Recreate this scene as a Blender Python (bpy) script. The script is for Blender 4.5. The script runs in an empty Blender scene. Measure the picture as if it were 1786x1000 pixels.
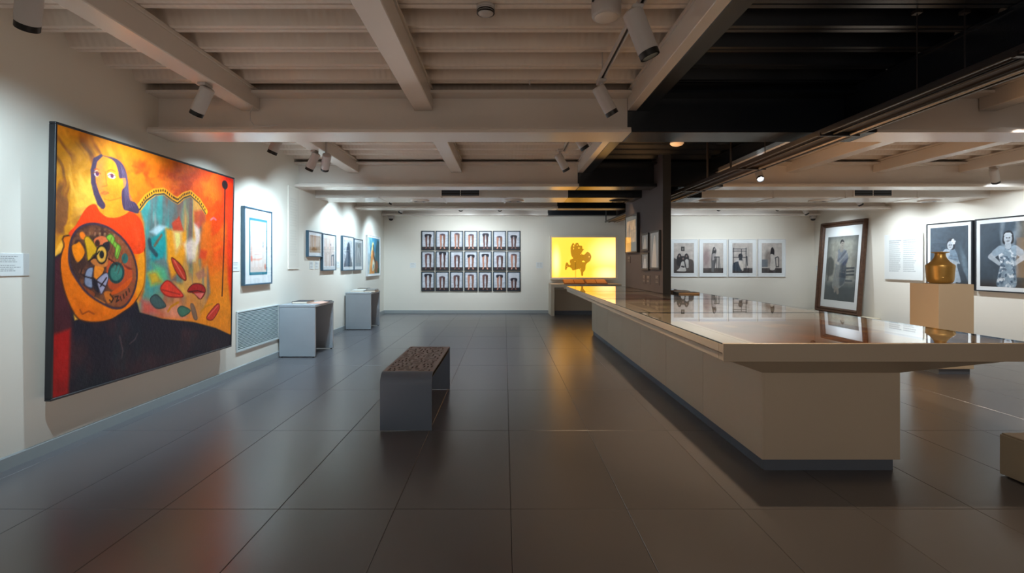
import bpy, bmesh, math, random
import numpy as np
from mathutils import Vector, Matrix
R = math.radians
S = bpy.context.scene
COL = S.collection
random.seed(7)

# ------------------------------------------------------------------ camera
EYE = 1.27
cam = bpy.data.cameras.new('camera'); camo = bpy.data.objects.new('camera', cam); COL.objects.link(camo)
camo.location = (0, 0, EYE); camo.rotation_euler = (R(90), 0, 0)
cam.sensor_width = 36; cam.lens = 36 * 860 / 1786
cam.shift_x = 13 / 1786; cam.shift_y = -40 / 1786
cam.clip_start = 0.05
S.camera = camo

# ------------------------------------------------------------------ world, exposure, large lights
W = bpy.data.worlds.new('World'); S.world = W; W.use_nodes = True
W.node_tree.nodes['Background'].inputs[0].default_value = (0.9, 0.8, 0.7, 1)
W.node_tree.nodes['Background'].inputs[1].default_value = 0.05
S.view_settings.view_transform = 'Standard'; S.view_settings.look = 'None'
S.view_settings.gamma = 1; S.view_settings.use_curve_mapping = False
S.view_settings.exposure = 0.22

def area(name, loc, rot, sx, sy, power, col):
    l = bpy.data.lights.new(name, 'AREA'); l.shape = 'RECTANGLE'; l.size = sx; l.size_y = sy
    l.energy = power; l.color = col
    o = bpy.data.objects.new(name, l); COL.objects.link(o); o.location = loc; o.rotation_euler = rot
    return o
COOL = (0.66, 0.87, 1.0); SOFTW = (0.82, 0.93, 1.0); WARM = (1.0, 0.70, 0.42); NEUT = (1.0, 0.86, 0.74)
area('rear_fill_light', (1.5, -2.6, 1.7), (R(90), 0, 0), 8, 1.8, 36, NEUT)  # added fill behind the camera, no lamp of the gallery
area('floor_fill_left', (-1.75, 6.0, 0.03), (R(180), 0, 0), 1.3, 9.0, 22, (1.0, 0.76, 0.62))  # added upward fill standing in for light bounced off the floor
area('floor_fill_right', (6.4, 7.0, 0.03), (R(180), 0, 0), 1.7, 8.0, 22, (1.0, 0.80, 0.62))  # same added floor-level fill for the right half of the room
area('table_bounce_light', (2.5, 5.2, 1.3), (0, 0, 0), 0.9, 5.0, 24, (1.0, 0.52, 0.22)).rotation_euler = Vector((0.75, 0, 0.66)).to_track_quat('-Z', 'Y').to_euler()  # unseen fill added for warm lamp light reflected off the table glass

# ------------------------------------------------------------------ materials
def lin(c):
    c = np.asarray(c, float) / 255
    return np.where(c <= 0.04045, c / 12.92, ((c + 0.055) / 1.055) ** 2.4)
def L4(c): return tuple(lin(c)) + (1,)
MATS = {}
def mat(name, col, rough=0.5, var=0.06, scale=6, bump=0.0, bscale=60, metal=0.0, spec=0.5, rnd=0.0, coat=0.0):
    m = bpy.data.materials.new(name); m.use_nodes = True; MATS[name] = m
    nt = m.node_tree; N = nt.nodes; K = nt.links; b = N['Principled BSDF']
    b.inputs['Roughness'].default_value = rough; b.inputs['Metallic'].default_value = metal
    b.inputs['Specular IOR Level'].default_value = spec; b.inputs['Coat Weight'].default_value = coat
    tc = N.new('ShaderNodeTexCoord'); nz = N.new('ShaderNodeTexNoise')
    nz.inputs['Scale'].default_value = scale; nz.inputs['Detail'].default_value = 5
    K.new(tc.outputs['Object'], nz.inputs['Vector'])
    mx = N.new('ShaderNodeMix'); mx.data_type = 'RGBA'
    a = lin(col)
    mx.inputs[6].default_value = tuple(np.clip(a * (1 - var), 0, 1)) + (1,)
    mx.inputs[7].default_value = tuple(np.clip(a * (1 + var), 0, 1)) + (1,)
    K.new(nz.outputs['Fac'], mx.inputs[0])
    out = mx.outputs[2]
    if rnd:
        oi = N.new('ShaderNodeObjectInfo'); mr = N.new('ShaderNodeMapRange')
        mr.inputs[3].default_value = 1 - rnd; mr.inputs[4].default_value = 1 + rnd
        K.new(oi.outputs['Random'], mr.inputs[0])
        m2 = N.new('ShaderNodeMix'); m2.data_type = 'RGBA'; m2.blend_type = 'MULTIPLY'; m2.inputs[0].default_value = 1
        K.new(out, m2.inputs[6]); K.new(mr.outputs[0], m2.inputs[7]); out = m2.outputs[2]
    K.new(out, b.inputs['Base Color'])
    if bump:
        n2 = N.new('ShaderNodeTexNoise'); n2.inputs['Scale'].default_value = bscale; n2.inputs['Detail'].default_value = 3
        K.new(tc.outputs['Object'], n2.inputs['Vector'])
        bp = N.new('ShaderNodeBump'); bp.inputs['Strength'].default_value = bump; bp.inputs['Distance'].default_value = 0.01
        K.new(n2.outputs['Fac'], bp.inputs['Height']); K.new(bp.outputs[0], b.inputs['Normal'])
    return m
def art_mat(name, rough, bump, bscale, spec=0.4):
    m = mat(name, (200, 200, 200), rough, 0.0, 5, bump, bscale, spec=spec)
    nt = m.node_tree; a = nt.nodes.new('ShaderNodeAttribute'); a.attribute_name = 'Col'
    nt.links.new(a.outputs['Color'], nt.nodes['Principled BSDF'].inputs['Base Color'])
    return m
def glass_mat(name, tint, ior=1.5, rough=0.01):
    m = bpy.data.materials.new(name); m.use_nodes = True; MATS[name] = m
    nt = m.node_tree; N = nt.nodes; K = nt.links
    for n in list(N):
        if n.type != 'OUTPUT_MATERIAL': N.remove(n)
    o = [n for n in N if n.type == 'OUTPUT_MATERIAL'][0]
    t = N.new('ShaderNodeBsdfTransparent'); t.inputs[0].default_value = tint
    g = N.new('ShaderNodeBsdfGlossy'); g.inputs['Roughness'].default_value = rough
    ge = N.new('ShaderNodeNewGeometry'); dp = N.new('ShaderNodeVectorMath'); dp.operation = 'DOT_PRODUCT'
    K.new(ge.outputs['Incoming'], dp.inputs[0]); K.new(ge.outputs['Normal'], dp.inputs[1])
    def mth(op, x, y=None):
        n = N.new('ShaderNodeMath'); n.operation = op
        for i, q in enumerate((x, y)):
            if q is None: continue
            if isinstance(q, (int, float)): n.inputs[i].default_value = q
            else: K.new(q, n.inputs[i])
        return n.outputs[0]
    f0 = ((ior - 1) / (ior + 1)) ** 2                                  # Schlick reflectance, the same from both faces
    fr = mth('ADD', f0, mth('MULTIPLY', 1 - f0, mth('POWER', mth('SUBTRACT', 1.0, mth('ABSOLUTE', dp.outputs['Value'])), 5.0)))
    fr = mth('DIVIDE', mth('MULTIPLY', 2.0, fr), mth('ADD', 1.0, fr))        # both faces of the sheet
    mx = N.new('ShaderNodeMixShader')
    K.new(fr, mx.inputs[0]); K.new(t.outputs[0], mx.inputs[1]); K.new(g.outputs[0], mx.inputs[2]); K.new(mx.outputs[0], o.inputs[0])
    return m
def glow(name, col, strength):
    m = bpy.data.materials.new(name); m.use_nodes = True; MATS[name] = m
    b = m.node_tree.nodes['Principled BSDF']
    b.inputs['Base Color'].default_value = col; b.inputs['Emission Color'].default_value = col; b.inputs['Emission Strength'].default_value = strength
    return m
WALL = mat('wall_paint', (226, 222, 212), 0.75, 0.025, 1.5, 0.05, 220)
CEILW = mat('ceiling_white_paint', (214, 204, 194), 0.5, 0.04, 3)
def embossed(name, col, rough):
    m = mat(name, col, rough, 0.04, 3); nt = m.node_tree; N = nt.nodes; K = nt.links
    tc = N.new('ShaderNodeTexCoord'); wv = N.new('ShaderNodeTexWave'); wv.bands_direction = 'X'; wv.inputs['Scale'].default_value = 6.5; wv.inputs['Distortion'].default_value = 0.0
    K.new(tc.outputs['Object'], wv.inputs['Vector']); bp = N.new('ShaderNodeBump'); bp.inputs['Strength'].default_value = 0.3; bp.inputs['Distance'].default_value = 0.008
    K.new(wv.outputs['Fac'], bp.inputs['Height']); K.new(bp.outputs[0], N['Principled BSDF'].inputs['Normal']); return m
DECKW = embossed('deck_white_embossed', (216, 205, 194), 0.5)
BEAMW = mat('beam_white_paint', (216, 208, 200), 0.22, 0.04, 3)
BLACKP = mat('ceiling_black_paint', (18, 25, 34), 0.27, 0.15, 3)
PANEL = mat('partition_dark_paint', (84, 76, 78), 0.65, 0.05, 3, 0.05, 200)
PANELE = mat('partition_edge_paint', (30, 34, 40), 0.6, 0.05, 3)
TILE = mat('floor_tile_porcelain', (92, 91, 95), 0.28, 0.10, 2.2, 0.02, 160, rnd=0.05, spec=1.0)
GROUT = mat('tile_grout', (38, 36, 36), 0.8, 0.1)
BASE = mat('baseboard_grey', (150, 156, 158), 0.5, 0.04)
STEEL = mat('grey_powder_coat', (106, 122, 144), 0.45, 0.05, 5, 0.05, 300)
DESK = mat('desk_grey_laminate', (150, 158, 166), 0.5, 0.04, 4)
CREAM = mat('display_cream_lacquer', (194, 182, 164), 0.42, 0.04, 3)
CREAM2 = mat('plinth_cream_panel', (202, 190, 172), 0.6, 0.04, 3, 0.05, 260)
PED = mat('pedestal_cream_paint', (205, 192, 168), 0.65, 0.04, 3)
KICK = mat('kick_grey_blue', (98, 110, 127), 0.5, 0.08)
BLACKF = mat('black_frame_wood', (26, 32, 40), 0.4, 0.15, 20)
SLATEF = mat('slate_frame_metal', (62, 92, 112), 0.35, 0.1, 20)
WHITEF = mat('white_frame_wood', (226, 228, 230), 0.5, 0.03, 20)
GILT = mat('worn_gilt_frame', (78, 52, 36), 0.45, 0.7, 22, 0.5, 70, metal=0.2)
MATB = mat('white_mat_board', (232, 236, 238), 0.8, 0.02)
PRINT = art_mat('photo_print', 0.6, 0.0, 50)
OIL = art_mat('oil_paint', 0.5, 0.35, 40, 0.25)
HEAD = mat('spotlight_white_metal', (186, 182, 180), 0.45, 0.04)
DARKM = mat('black_plastic', (14, 15, 17), 0.4, 0.1)
BRASS = mat('aged_brass', (172, 140, 78), 0.36, 0.22, 9, 0.10, 26, metal=0.65)
VENT = mat('vent_aluminium', (196, 206, 208), 0.5, 0.03)
VENTD = mat('vent_dark_void', (40, 92, 100), 0.8, 0.1)
DUCT = mat('duct_light_grey_paint', (208, 204, 198), 0.26, 0.04, 3, 0.12, 14)
TRAY = mat('tray_black_steel', (34, 30, 30), 0.35, 0.15, 10)
LEATHER = mat('puppet_leather', (150, 92, 36), 0.6, 0.25, 22)
def see_through(m, tint, amount):
    nt = m.node_tree; N = nt.nodes; K = nt.links; b = N['Principled BSDF']; o = [n for n in N if n.type == 'OUTPUT_MATERIAL'][0]
    t = N.new('ShaderNodeBsdfTransparent'); t.inputs[0].default_value = tint; mx = N.new('ShaderNodeMixShader'); mx.inputs[0].default_value = amount
    K.new(b.outputs[0], mx.inputs[1]); K.new(t.outputs[0], mx.inputs[2]); K.new(mx.outputs[0], o.inputs[0])
see_through(LEATHER, (0.60, 0.62, 0.55, 1), 0.86)
PAPER = mat('page_paper', (232, 222, 206), 0.7, 0.03)
TANP = mat('page_tan_paper', (214, 140, 82), 0.7, 0.1, 30)
BOOKD = mat('book_dark_cover', (48, 56, 66), 0.45, 0.1)
BOOKP = mat('book_salmon_page', (220, 178, 162), 0.6, 0.12, 18)
BOOKW = mat('book_white_cover', (222, 224, 224), 0.5, 0.03)
GLASS = glass_mat('case_glass', (0.97, 0.985, 0.98, 1))
GLASSE = mat('glass_green_edge', (22, 40, 38), 0.2, 0.05)
PANE = glass_mat('frame_glazing', (0.98, 0.985, 0.99, 1), 1.45)
LENS = glow('lamp_lens_cool', (0.9, 0.96, 1, 1), 6)
LENSW = glow('lamp_lens_warm', (1, 0.8, 0.55, 1), 1.5)
ACRYL = mat('acrylic_panel', (224, 226, 226), 0.35, 0.01)

# ------------------------------------------------------------------ mesh helpers
class MB:
    def __init__(s): s.v = []; s.f = []; s.sm = []
    def add(s, vs, fs, smooth=False):
        o = len(s.v); s.v += [tuple(p) for p in vs]; s.f += [tuple(i + o for i in f) for f in fs]; s.sm += [smooth] * len(fs)
        return s
    def box(s, x0, x1, y0, y1, z0, z1, c=0.0):
        if c <= 0:
            vs = [(x, y, z) for z in (z0, z1) for y in (y0, y1) for x in (x0, x1)]
            return s.add(vs, [(0, 2, 3, 1), (4, 5, 7, 6), (0, 1, 5, 4), (2, 6, 7, 3), (0, 4, 6, 2), (1, 3, 7, 5)])
        bm = bmesh.new(); bmesh.ops.create_cube(bm, size=1)
        for v in bm.verts:
            v.co = Vector(((x0 + x1) / 2 + v.co.x * (x1 - x0), (y0 + y1) / 2 + v.co.y * (y1 - y0), (z0 + z1) / 2 + v.co.z * (z1 - z0)))
        bmesh.ops.bevel(bm, geom=bm.edges[:], offset=c, segments=1, affect='EDGES')
        bm.verts.index_update(); s.add([v.co[:] for v in bm.verts], [[v.index for v in f.verts] for f in bm.faces]); bm.free()
        return s
    def prism(s, poly, axis, a, b):
        """poly: 2-D outline; extruded along axis from a to b"""
        def P(p, t): return {'x': (t, p[0], p[1]), 'y': (p[0], t, p[1]), 'z': (p[0], p[1], t)}[axis]
        n = len(poly)
        vs = [P(p, a) for p in poly] + [P(p, b) for p in poly]
        fs = [tuple(range(n))[::-1], tuple(range(n, 2 * n))] + [(i, (i + 1) % n, n + (i + 1) % n, n + i) for i in range(n)]
        return s.add(vs, fs)
    def tube(s, p0, p1, r0, r1=None, n=16, cap=True, smooth=True):
        r1 = r0 if r1 is None else r1
        p0 = Vector(p0); p1 = Vector(p1); d = (p1 - p0).normalized()
        u = d.orthogonal().normalized(); w = d.cross(u)
        vs = []
        for p, r in ((p0, r0), (p1, r1)):
            for i in range(n):
                t = 2 * math.pi * i / n; vs.append(p + (u * math.cos(t) + w * math.sin(t)) * r)
        s.add(vs, [(i, (i + 1) % n, n + (i + 1) % n, n + i) for i in range(n)], smooth)
        if cap:
            s.add(vs, [tuple(range(n))[::-1], tuple(range(n, 2 * n))])
        return s
    def path(s, pts, r, n=8):
        for a, b in zip(pts[:-1], pts[1:]): s.tube(a, b, r, n=n)
        return s
    def lathe(s, prof, n=32, c=(0, 0, 0)):
        vs = []; m = len(prof)
        for r, z in prof:
            for i in range(n):
                t = 2 * math.pi * i / n; vs.append((c[0] + r * math.cos(t), c[1] + r * math.sin(t), c[2] + z))
        fs = [(k * n + i, k * n + (i + 1) % n, (k + 1) * n + (i + 1) % n, (k + 1) * n + i) for k in range(m - 1) for i in range(n)]
        return s.add(vs, fs, True)
    def mesh(s, name, recalc=True):
        me = bpy.data.meshes.new(name); me.from_pydata(s.v, [], s.f)
        me.polygons.foreach_set('use_smooth', s.sm)
        if recalc:
            bm = bmesh.new(); bm.from_mesh(me); bmesh.ops.recalc_face_normals(bm, faces=bm.faces); bm.to_mesh(me); bm.free()
        me.update(); return me
    def build(s, name, m, parent=None, loc=None, label=None, recalc=True):
        o = bpy.data.objects.new(name, s.mesh(name, recalc)); COL.objects.link(o); o.data.materials.append(m)
        if parent is not None: o.parent = parent
        if loc is not None: o.location = loc
        if label: o['label'] = label
        return o
def thing(name, label, cat, loc=(0, 0, 0), rz=0, group=None):
    o = bpy.data.objects.new(name, None); COL.objects.link(o); o.location = loc; o.rotation_euler = (0, 0, R(rz))
    o.empty_display_size = 0.1
    o['label'] = label; o['category'] = cat
    if group: o['group'] = group
    return o
def tag(o, label, cat, group=None):
    o['label'] = label; o['category'] = cat
    if group: o['group'] = group
    return o
def structure(o, label, cat):
    o['kind'] = 'structure'; o['label'] = label; o['category'] = cat; return o
def struct_root(name, label, cat, loc=(0, 0, 0)):
    return structure(thing(name, label, cat, loc), label, cat)

# ------------------------------------------------------------------ painter for flat print (per-vertex colour of a fine sheet)
def vnoise(x, y, seed):
    rs = np.random.RandomState(seed); G = rs.rand(64, 64)
    xi = np.floor(x).astype(int); yi = np.floor(y).astype(int); fx = x - xi; fy = y - yi
    fx = fx * fx * (3 - 2 * fx); fy = fy * fy * (3 - 2 * fy)
    g = lambda a, b: G[a % 64, b % 64]
    return (g(xi, yi) * (1 - fx) + g(xi + 1, yi) * fx) * (1 - fy) + (g(xi, yi + 1) * (1 - fx) + g(xi + 1, yi + 1) * fx) * fy
def fbm(x, y, seed, o=4):
    t = 0; a = 0.5
    for k in range(o): t = t + a * vnoise(x * 2 ** k, y * 2 ** k, seed + k); a *= 0.5
    return t / (1 - 0.5 ** o)
class Art:
    """sheet of w x h samples, u right and v up in 0..1; colours are the paints' own"""
    def __init__(s, w, h, asp, base):
        s.w, s.h, s.asp = w, h, asp
        u, v = np.meshgrid(np.linspace(0, 1, w), np.linspace(0, 1, h)); s.u, s.v = u, v
        s.x = u * asp; s.y = v
        s.img = np.zeros((h, w, 3)) + np.asarray(base, float)
        s.px = 1.0 / h
    def mix(s, m, c):
        c = np.asarray(c, float); m = np.clip(m, 0, 1)[..., None]
        s.img = s.img * (1 - m) + (c if c.ndim > 1 else c[None, None]) * m; return s
    def sd(s, pts):
        P = [(p[0] * s.asp, p[1]) for p in pts]; n = len(P)
        d = np.full(s.x.shape, 1e9); ins = np.zeros(s.x.shape, bool)
        for i in range(n):
            (ax, ay), (bx, by) = P[i], P[(i + 1) % n]
            ex, ey = bx - ax, by - ay; l2 = ex * ex + ey * ey + 1e-12
            t = np.clip(((s.x - ax) * ex + (s.y - ay) * ey) / l2, 0, 1)
            d = np.minimum(d, np.hypot(s.x - ax - t * ex, s.y - ay - t * ey))
            if ay != by:
                c = ((ay > s.y) != (by > s.y)) & (s.x < (bx - ax) * (s.y - ay) / (by - ay) + ax); ins ^= c
        return np.where(ins, d, -d)
    def poly(s, pts, c, soft=None, a=1.0, edge=None, ew=0.004):
        d = s.sd(pts); k = soft or s.px
        s.mix(np.clip(d / k + 0.5, 0, 1) * a, c)
        if edge is not None: s.mix(np.clip((ew - np.abs(d)) / s.px + 0.5, 0, 1), edge)
        return s
    def smooth(s, pts, n=4):
        out = []; m = len(pts)
        for i in range(m):
            p0, p1, p2, p3 = [np.array(pts[(i + k - 1) % m], float) for k in range(4)]
            for j in range(n):
                t = j / n
                out.append(tuple(0.5 * (2 * p1 + (p2 - p0) * t + (2 * p0 - 5 * p1 + 4 * p2 - p3) * t * t + (3 * p1 - p0 - 3 * p2 + p3) * t ** 3)))
        return out
    def blob(s, pts, c, soft=None, a=1.0, edge=None, ew=0.004): return s.poly(s.smooth(pts), c, soft, a, edge, ew)
    def ell(s, cx, cy, rx, ry, c, rot=0, soft=None, a=1.0):
        dx = s.x - cx * s.asp; dy = s.y - cy; cr, sr = math.cos(R(rot)), math.sin(R(rot))
        q = np.hypot((dx * cr + dy * sr) / rx, (-dx * sr + dy * cr) / ry)
        k = (soft or s.px) / min(rx, ry)
        return s.mix(np.clip((1 - q) / k + 0.5, 0, 1) * a, c)
    def line(s, pts, wd, c, a=1.0, soft=None):
        d = np.full(s.x.shape, 1e9)
        for (p, q) in zip(pts[:-1], pts[1:]):
            ax, ay, bx, by = p[0] * s.asp, p[1], q[0] * s.asp, q[1]
            ex, ey = bx - ax, by - ay; t = np.clip(((s.x - ax) * ex + (s.y - ay) * ey) / (ex * ex + ey * ey + 1e-12), 0, 1)
            d = np.minimum(d, np.hypot(s.x - ax - t * ex, s.y - ay - t * ey))
        return s.mix(np.clip((wd / 2 - d) / (soft or s.px) + 0.5, 0, 1) * a, c)
    def limb(s, pts, ws, c, a=1.0):
        for (p, q, w0, w1) in zip(pts[:-1], pts[1:], ws[:-1], ws[1:]):
            ax, ay, bx, by = p[0] * s.asp, p[1], q[0] * s.asp, q[1]
            ex, ey = bx - ax, by - ay; t = np.clip(((s.x - ax) * ex + (s.y - ay) * ey) / (ex * ex + ey * ey + 1e-12), 0, 1)
            d = np.hypot(s.x - ax - t * ex, s.y - ay - t * ey) - (w0 + (w1 - w0) * t) / 2
            s.mix(np.clip(-d / s.px + 0.5, 0, 1) * a, c)
        return s
    def rect(s, u0, u1, v0, v1, c, a=1.0): return s.poly([(u0, v0), (u1, v0), (u1, v1), (u0, v1)], c, a=a)
    def text(s, u0, u1, v, lh, c, rs, a=0.8, ragged=True):
        """one line of small print as word dashes"""
        x = u0
        end = u1 - (rs.rand() * 0.25 * (u1 - u0) if ragged else 0)
        while x < end:
            wd = (0.03 + 0.09 * rs.rand()) * (u1 - u0); s.rect(x, min(x + wd, end), v, v + lh, c, a); x += wd + 0.018 * (u1 - u0)
    def grain(s, sx, sy, seed, amt, o=4):
        n = fbm(s.x * sx, s.y * sy, seed, o) - 0.5
        s.img = np.clip(s.img * (1 + amt * 2 * n[..., None]), 0, 255); return s
    def sheet(s, name, w, h, m, parent, x0, z0, y):
        W_, H_ = s.w, s.h
        vs = np.stack([x0 + s.u * w, np.full(s.u.shape, y), z0 + s.v * h], -1).reshape(-1, 3)
        idx = np.arange(W_ * H_).reshape(H_, W_)
        q = np.stack([idx[:-1, :-1], idx[:-1, 1:], idx[1:, 1:], idx[1:, :-1]], -1).reshape(-1, 4)
        me = bpy.data.meshes.new(name)
        me.vertices.add(len(vs)); me.vertices.foreach_set('co', vs.ravel())
        me.loops.add(q.size); me.loops.foreach_set('vertex_index', q.ravel())
        me.polygons.add(len(q)); me.polygons.foreach_set('loop_start', np.arange(0, q.size, 4)); me.update(calc_edges=True)
        ca = me.color_attributes.new('Col', 'FLOAT_COLOR', 'POINT')
        c = np.ones((len(vs), 4)); c[:, :3] = lin(np.clip(s.img, 0, 255)).reshape(-1, 3) * 0.92
        ca.data.foreach_set('color', c.ravel().astype(np.float32))
        me.materials.append(m)
        o = bpy.data.objects.new(name, me); COL.objects.link(o); o.parent = parent
        return o

# ================================================================== THE ROOM
XL, XR, YB, YF = -3.07, 7.88, 12.55, -3.0
ZD = 2.80                                    # underside of the deck ribs
floor = structure(MB().box(XL - 0.1, XR + 0.1, YF - 0.1, YB + 0.1, -0.15, -0.004).build('floor', GROUT), 'dark grey tiled gallery floor', 'floor')
def tile_mesh(w, d):
    c = 0.0015; g = 0.0012
    vs = [(g, g, -0.004), (w - g, g, -0.004), (w - g, d - g, -0.004), (g, d - g, -0.004)]
    vs += [(g, g, -c), (w - g, g, -c), (w - g, d - g, -c), (g, d - g, -c)]
    vs += [(g + c, g + c, 0), (w - g - c, g + c, 0), (w - g - c, d - g - c, 0), (g + c, d - g - c, 0)]
    fs = [(8, 9, 10, 11)]
    for b in (0, 4): fs += [(b + i, b + (i + 1) % 4, b + 4 + (i + 1) % 4, b + 4 + i) for i in range(4)]
    m = MB().add(vs, fs).mesh('tile'); m.materials.append(TILE); return m
TM = {}
xs = [XL] + [0.032 + 0.6 * k for k in range(-5, 13)] + [XR]
ys = [2.55 + 1.2 * k for k in range(-2, 9)]; ys = [YF] + [y for y in ys if YF < y < YB] + [YB]
for i in range(len(xs) - 1):
    for j in range(len(ys) - 1):
        k = (round(xs[i + 1] - xs[i], 3), round(ys[j + 1] - ys[j], 3))
        if k not in TM: TM[k] = tile_mesh(*k)
        o = bpy.data.objects.new('tile', TM[k]); COL.objects.link(o); o.parent = floor; o.location = (xs[i], ys[j], 0)
structure(MB().box(XL - 0.12, XL, YF - 0.1, YB + 0.1, 0, 3.0).build('wall_left', WALL), 'off-white gallery wall with the big orange painting', 'wall')
structure(MB().box(XL, XR, YB, YB + 0.12, 0, 3.0).build('wall_back', WALL), 'off-white far wall with the leg photographs and lightbox', 'wall')
structure(MB().box(XR, XR + 0.12, YF - 0.1, YB + 0.1, 0, 3.0).build('wall_right', WALL), 'off-white wall with the leaning gilt framed portrait', 'wall')
structure(MB().box(XL, XR, YF - 0.12, YF, 0, 3.0).build('wall_front', WALL), 'off-white wall closing the hall at its near end', 'wall')
structure(MB().prism([(XL, 0), (XL + 0.012, 0), (XL + 0.012, 0.075), (XL + 0.006, 0.083), (XL, 0.083)], 'y', YF, YB).build('baseboard_left', BASE), 'grey baseboard under the big orange painting', 'baseboard')
structure(MB().box(XL + 0.012, 1.11, YB - 0.012, YB, 0, 0.083, 0.003).build('baseboard_back', BASE), 'grey baseboard along the far wall', 'baseboard')
structure(MB().box(2.83, XR - 0.012, YB - 0.012, YB, 0, 0.083, 0.003).build('baseboard_back', BASE), 'grey baseboard below the four white framed photographs', 'baseboard')
structure(MB().box(XR - 0.012, XR, YF, YB, 0, 0.083, 0.003).build('baseboard_right', BASE), 'grey baseboard along the wall with the leaning portrait', 'baseboard')

# ribbed steel deck: one profile, white / black / white zones
def deck(x0, x1):
    p = 0.308; prof = []; k = -21
    while True:
        c = 3.215 + p * k
        if c > YB + 0.3: break
        if c > YF - 0.3:
            prof += [(c - 0.088, ZD + 0.085), (c - 0.045, ZD), (c - 0.008, ZD), (c - 0.004, ZD + 0.007), (c + 0.004, ZD + 0.007), (c + 0.008, ZD), (c + 0.045, ZD), (c + 0.088, ZD + 0.085), (c + 0.15, ZD + 0.085), (c + 0.154, ZD + 0.078), (c + 0.158, ZD + 0.085)]
        k += 1
    b = MB(); n = len(prof)
    b.add([(x, y, z) for x in (x0, x1) for (y, z) in prof], [(i, i + 1, n + i + 1, n + i) for i in range(n - 1)])
    y0, y1 = prof[0][0], prof[-1][0]
    b.box(x0, x1, y0, y1, ZD + 0.1, ZD + 0.16)
    return b
XBK0, XBK1 = 1.17, 3.14
ceiling = struct_root('ceiling', 'ribbed metal deck ceiling, white with one black zone', 'ceiling')
deck(XL - 0.05, XBK0).build('deck_panel', DECKW, ceiling)
deck(XBK0, XBK1).build('deck_panel', BLACKP, ceiling, label='black painted ribbed deck')
deck(XBK1, XR + 0.05).build('deck_panel', DECKW, ceiling)

# main beams along X
def main_beam(y, label):
    root = struct_root('ceiling_beam', label, 'beam', (0, y, 0))
    def seg(x0, x1, m, xf0, xf1, lab=None):
        b = MB()
        b.box(x0, x1, 0.155, 0.185, 2.44, 2.735)                         # web
        b.box(x0, x1, 0.0, 0.34, 2.735, 2.757)                           # top flange
        b.box(xf0, xf1, 0.0, 0.34, 2.394, 2.425, 0.004)                  # bottom flange
        b.box(xf0, xf1, 0.014, 0.326, 2.425, 2.441)
        b.build('beam_section', m, root, label=lab)
    seg(XL, 1.09, BEAMW, XL, 1.087)
    seg(1.09, 3.19, BLACKP, 1.092, 3.19, 'black painted section of the beam')
    seg(3.19, XR, BEAMW, 3.195, XR)
    return root
main_beam(4.22, 'nearest big cross beam with wide bottom flange')
main_beam(7.20, 'second cross beam from the camera, in front of the duct')
main_beam(10.05, 'third cross beam from the camera, behind the duct')
end = struct_root('ceiling_beam', 'shallow edge beam along the top of the far wall', 'beam')
for a, b_, m in ((XL, 1.087, BEAMW), (1.087, 3.19, BLACKP), (3.19, XR, BEAMW)):
    MB().box(a, b_, 12.28, 12.55, 2.475, 2.52, 0.004).box(a, b_, 12.4, 12.45, 2.52, 2.8).build('beam_section', m, end)

# secondary beams along Y, bay by bay
BAYS = [(YF, 4.37, 'nearest bay'), (4.41, 7.35, 'second bay'), (7.39, 10.20, 'third bay'), (10.24, 12.40, 'far bay')]
def sec_beam(x, y0, y1, label, w=0.165):
    b = MB().box(x, x + w, y0, y1, 2.625, 2.775, 0.006).box(x - 0.012, x + w + 0.012, y0, y1, 2.772, 2.797)
    structure(b.build('roof_beam', BEAMW), label, 'beam')
place = {-2.335: 'next to the wall with the big orange painting', -0.80: 'in the middle of the white ceiling on the bench side',
         4.20: 'first past the black ceiling zone', 5.49: 'second past the black ceiling zone', 6.77: 'next to the wall with the leaning portrait'}
for (y0, y1, nm) in BAYS:
    for x, w in place.items():
        if nm == 'nearest bay' and x > 5: continue
        if nm == 'third bay' : continue
        sec_beam(x, y0, y1, 'white lengthwise roof beam in the %s, %s' % (nm, w))
    for x0, x1, x2, side, inner in ((1.09, 1.17, 1.295, 'bench side', 0), (3.02, 3.14, 3.25, 'far side', 1)):
        if nm == 'third bay': continue
        r_ = struct_root('roof_beam', 'two-tone lengthwise roof beam edging the black zone on its %s, %s' % (side, nm), 'beam', (0, 0, 0))
        if inner and nm == 'nearest bay':
            r_['label'] = 'wide black lengthwise roof beam above the cable tray, nearest bay'
            MB().box(x0, 3.33, y0, y1, 2.485, 2.775, 0.004).box(x0 - 0.012, 3.34, y0, y1, 2.772, 2.797).build('beam_body', BLACKP, r_); continue
        MB().box(x0, x1, y0, y1, 2.625, 2.775, 0.004).box(x0 - 0.012, x1, y0, y1, 2.772, 2.797).build('beam_half', BLACKP if inner else BEAMW, r_, label='black painted half' if inner else 'white painted half')
        MB().box(x1 + 0.001, x2, y0, y1, 2.625, 2.775, 0.004).box(x1 + 0.001, x2 + 0.012, y0, y1, 2.772, 2.797).build('beam_half', BEAMW if inner else BLACKP, r_, label='white painted half' if inner else 'black painted half')

# dark partition rising through the display table
structure(MB().box(2.23, 2.34, 6.95, 9.09, 0.846, 2.86, 0.004).build('wall_partition', PANEL), 'dark brown partition panel standing behind the glass table', 'partition')
structure(MB().box(2.229, 2.341, 6.938, 6.949, 0.846, 2.86).build('trim_1', PANELE), 'near-black end strip of the dark partition', 'trim')

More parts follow.
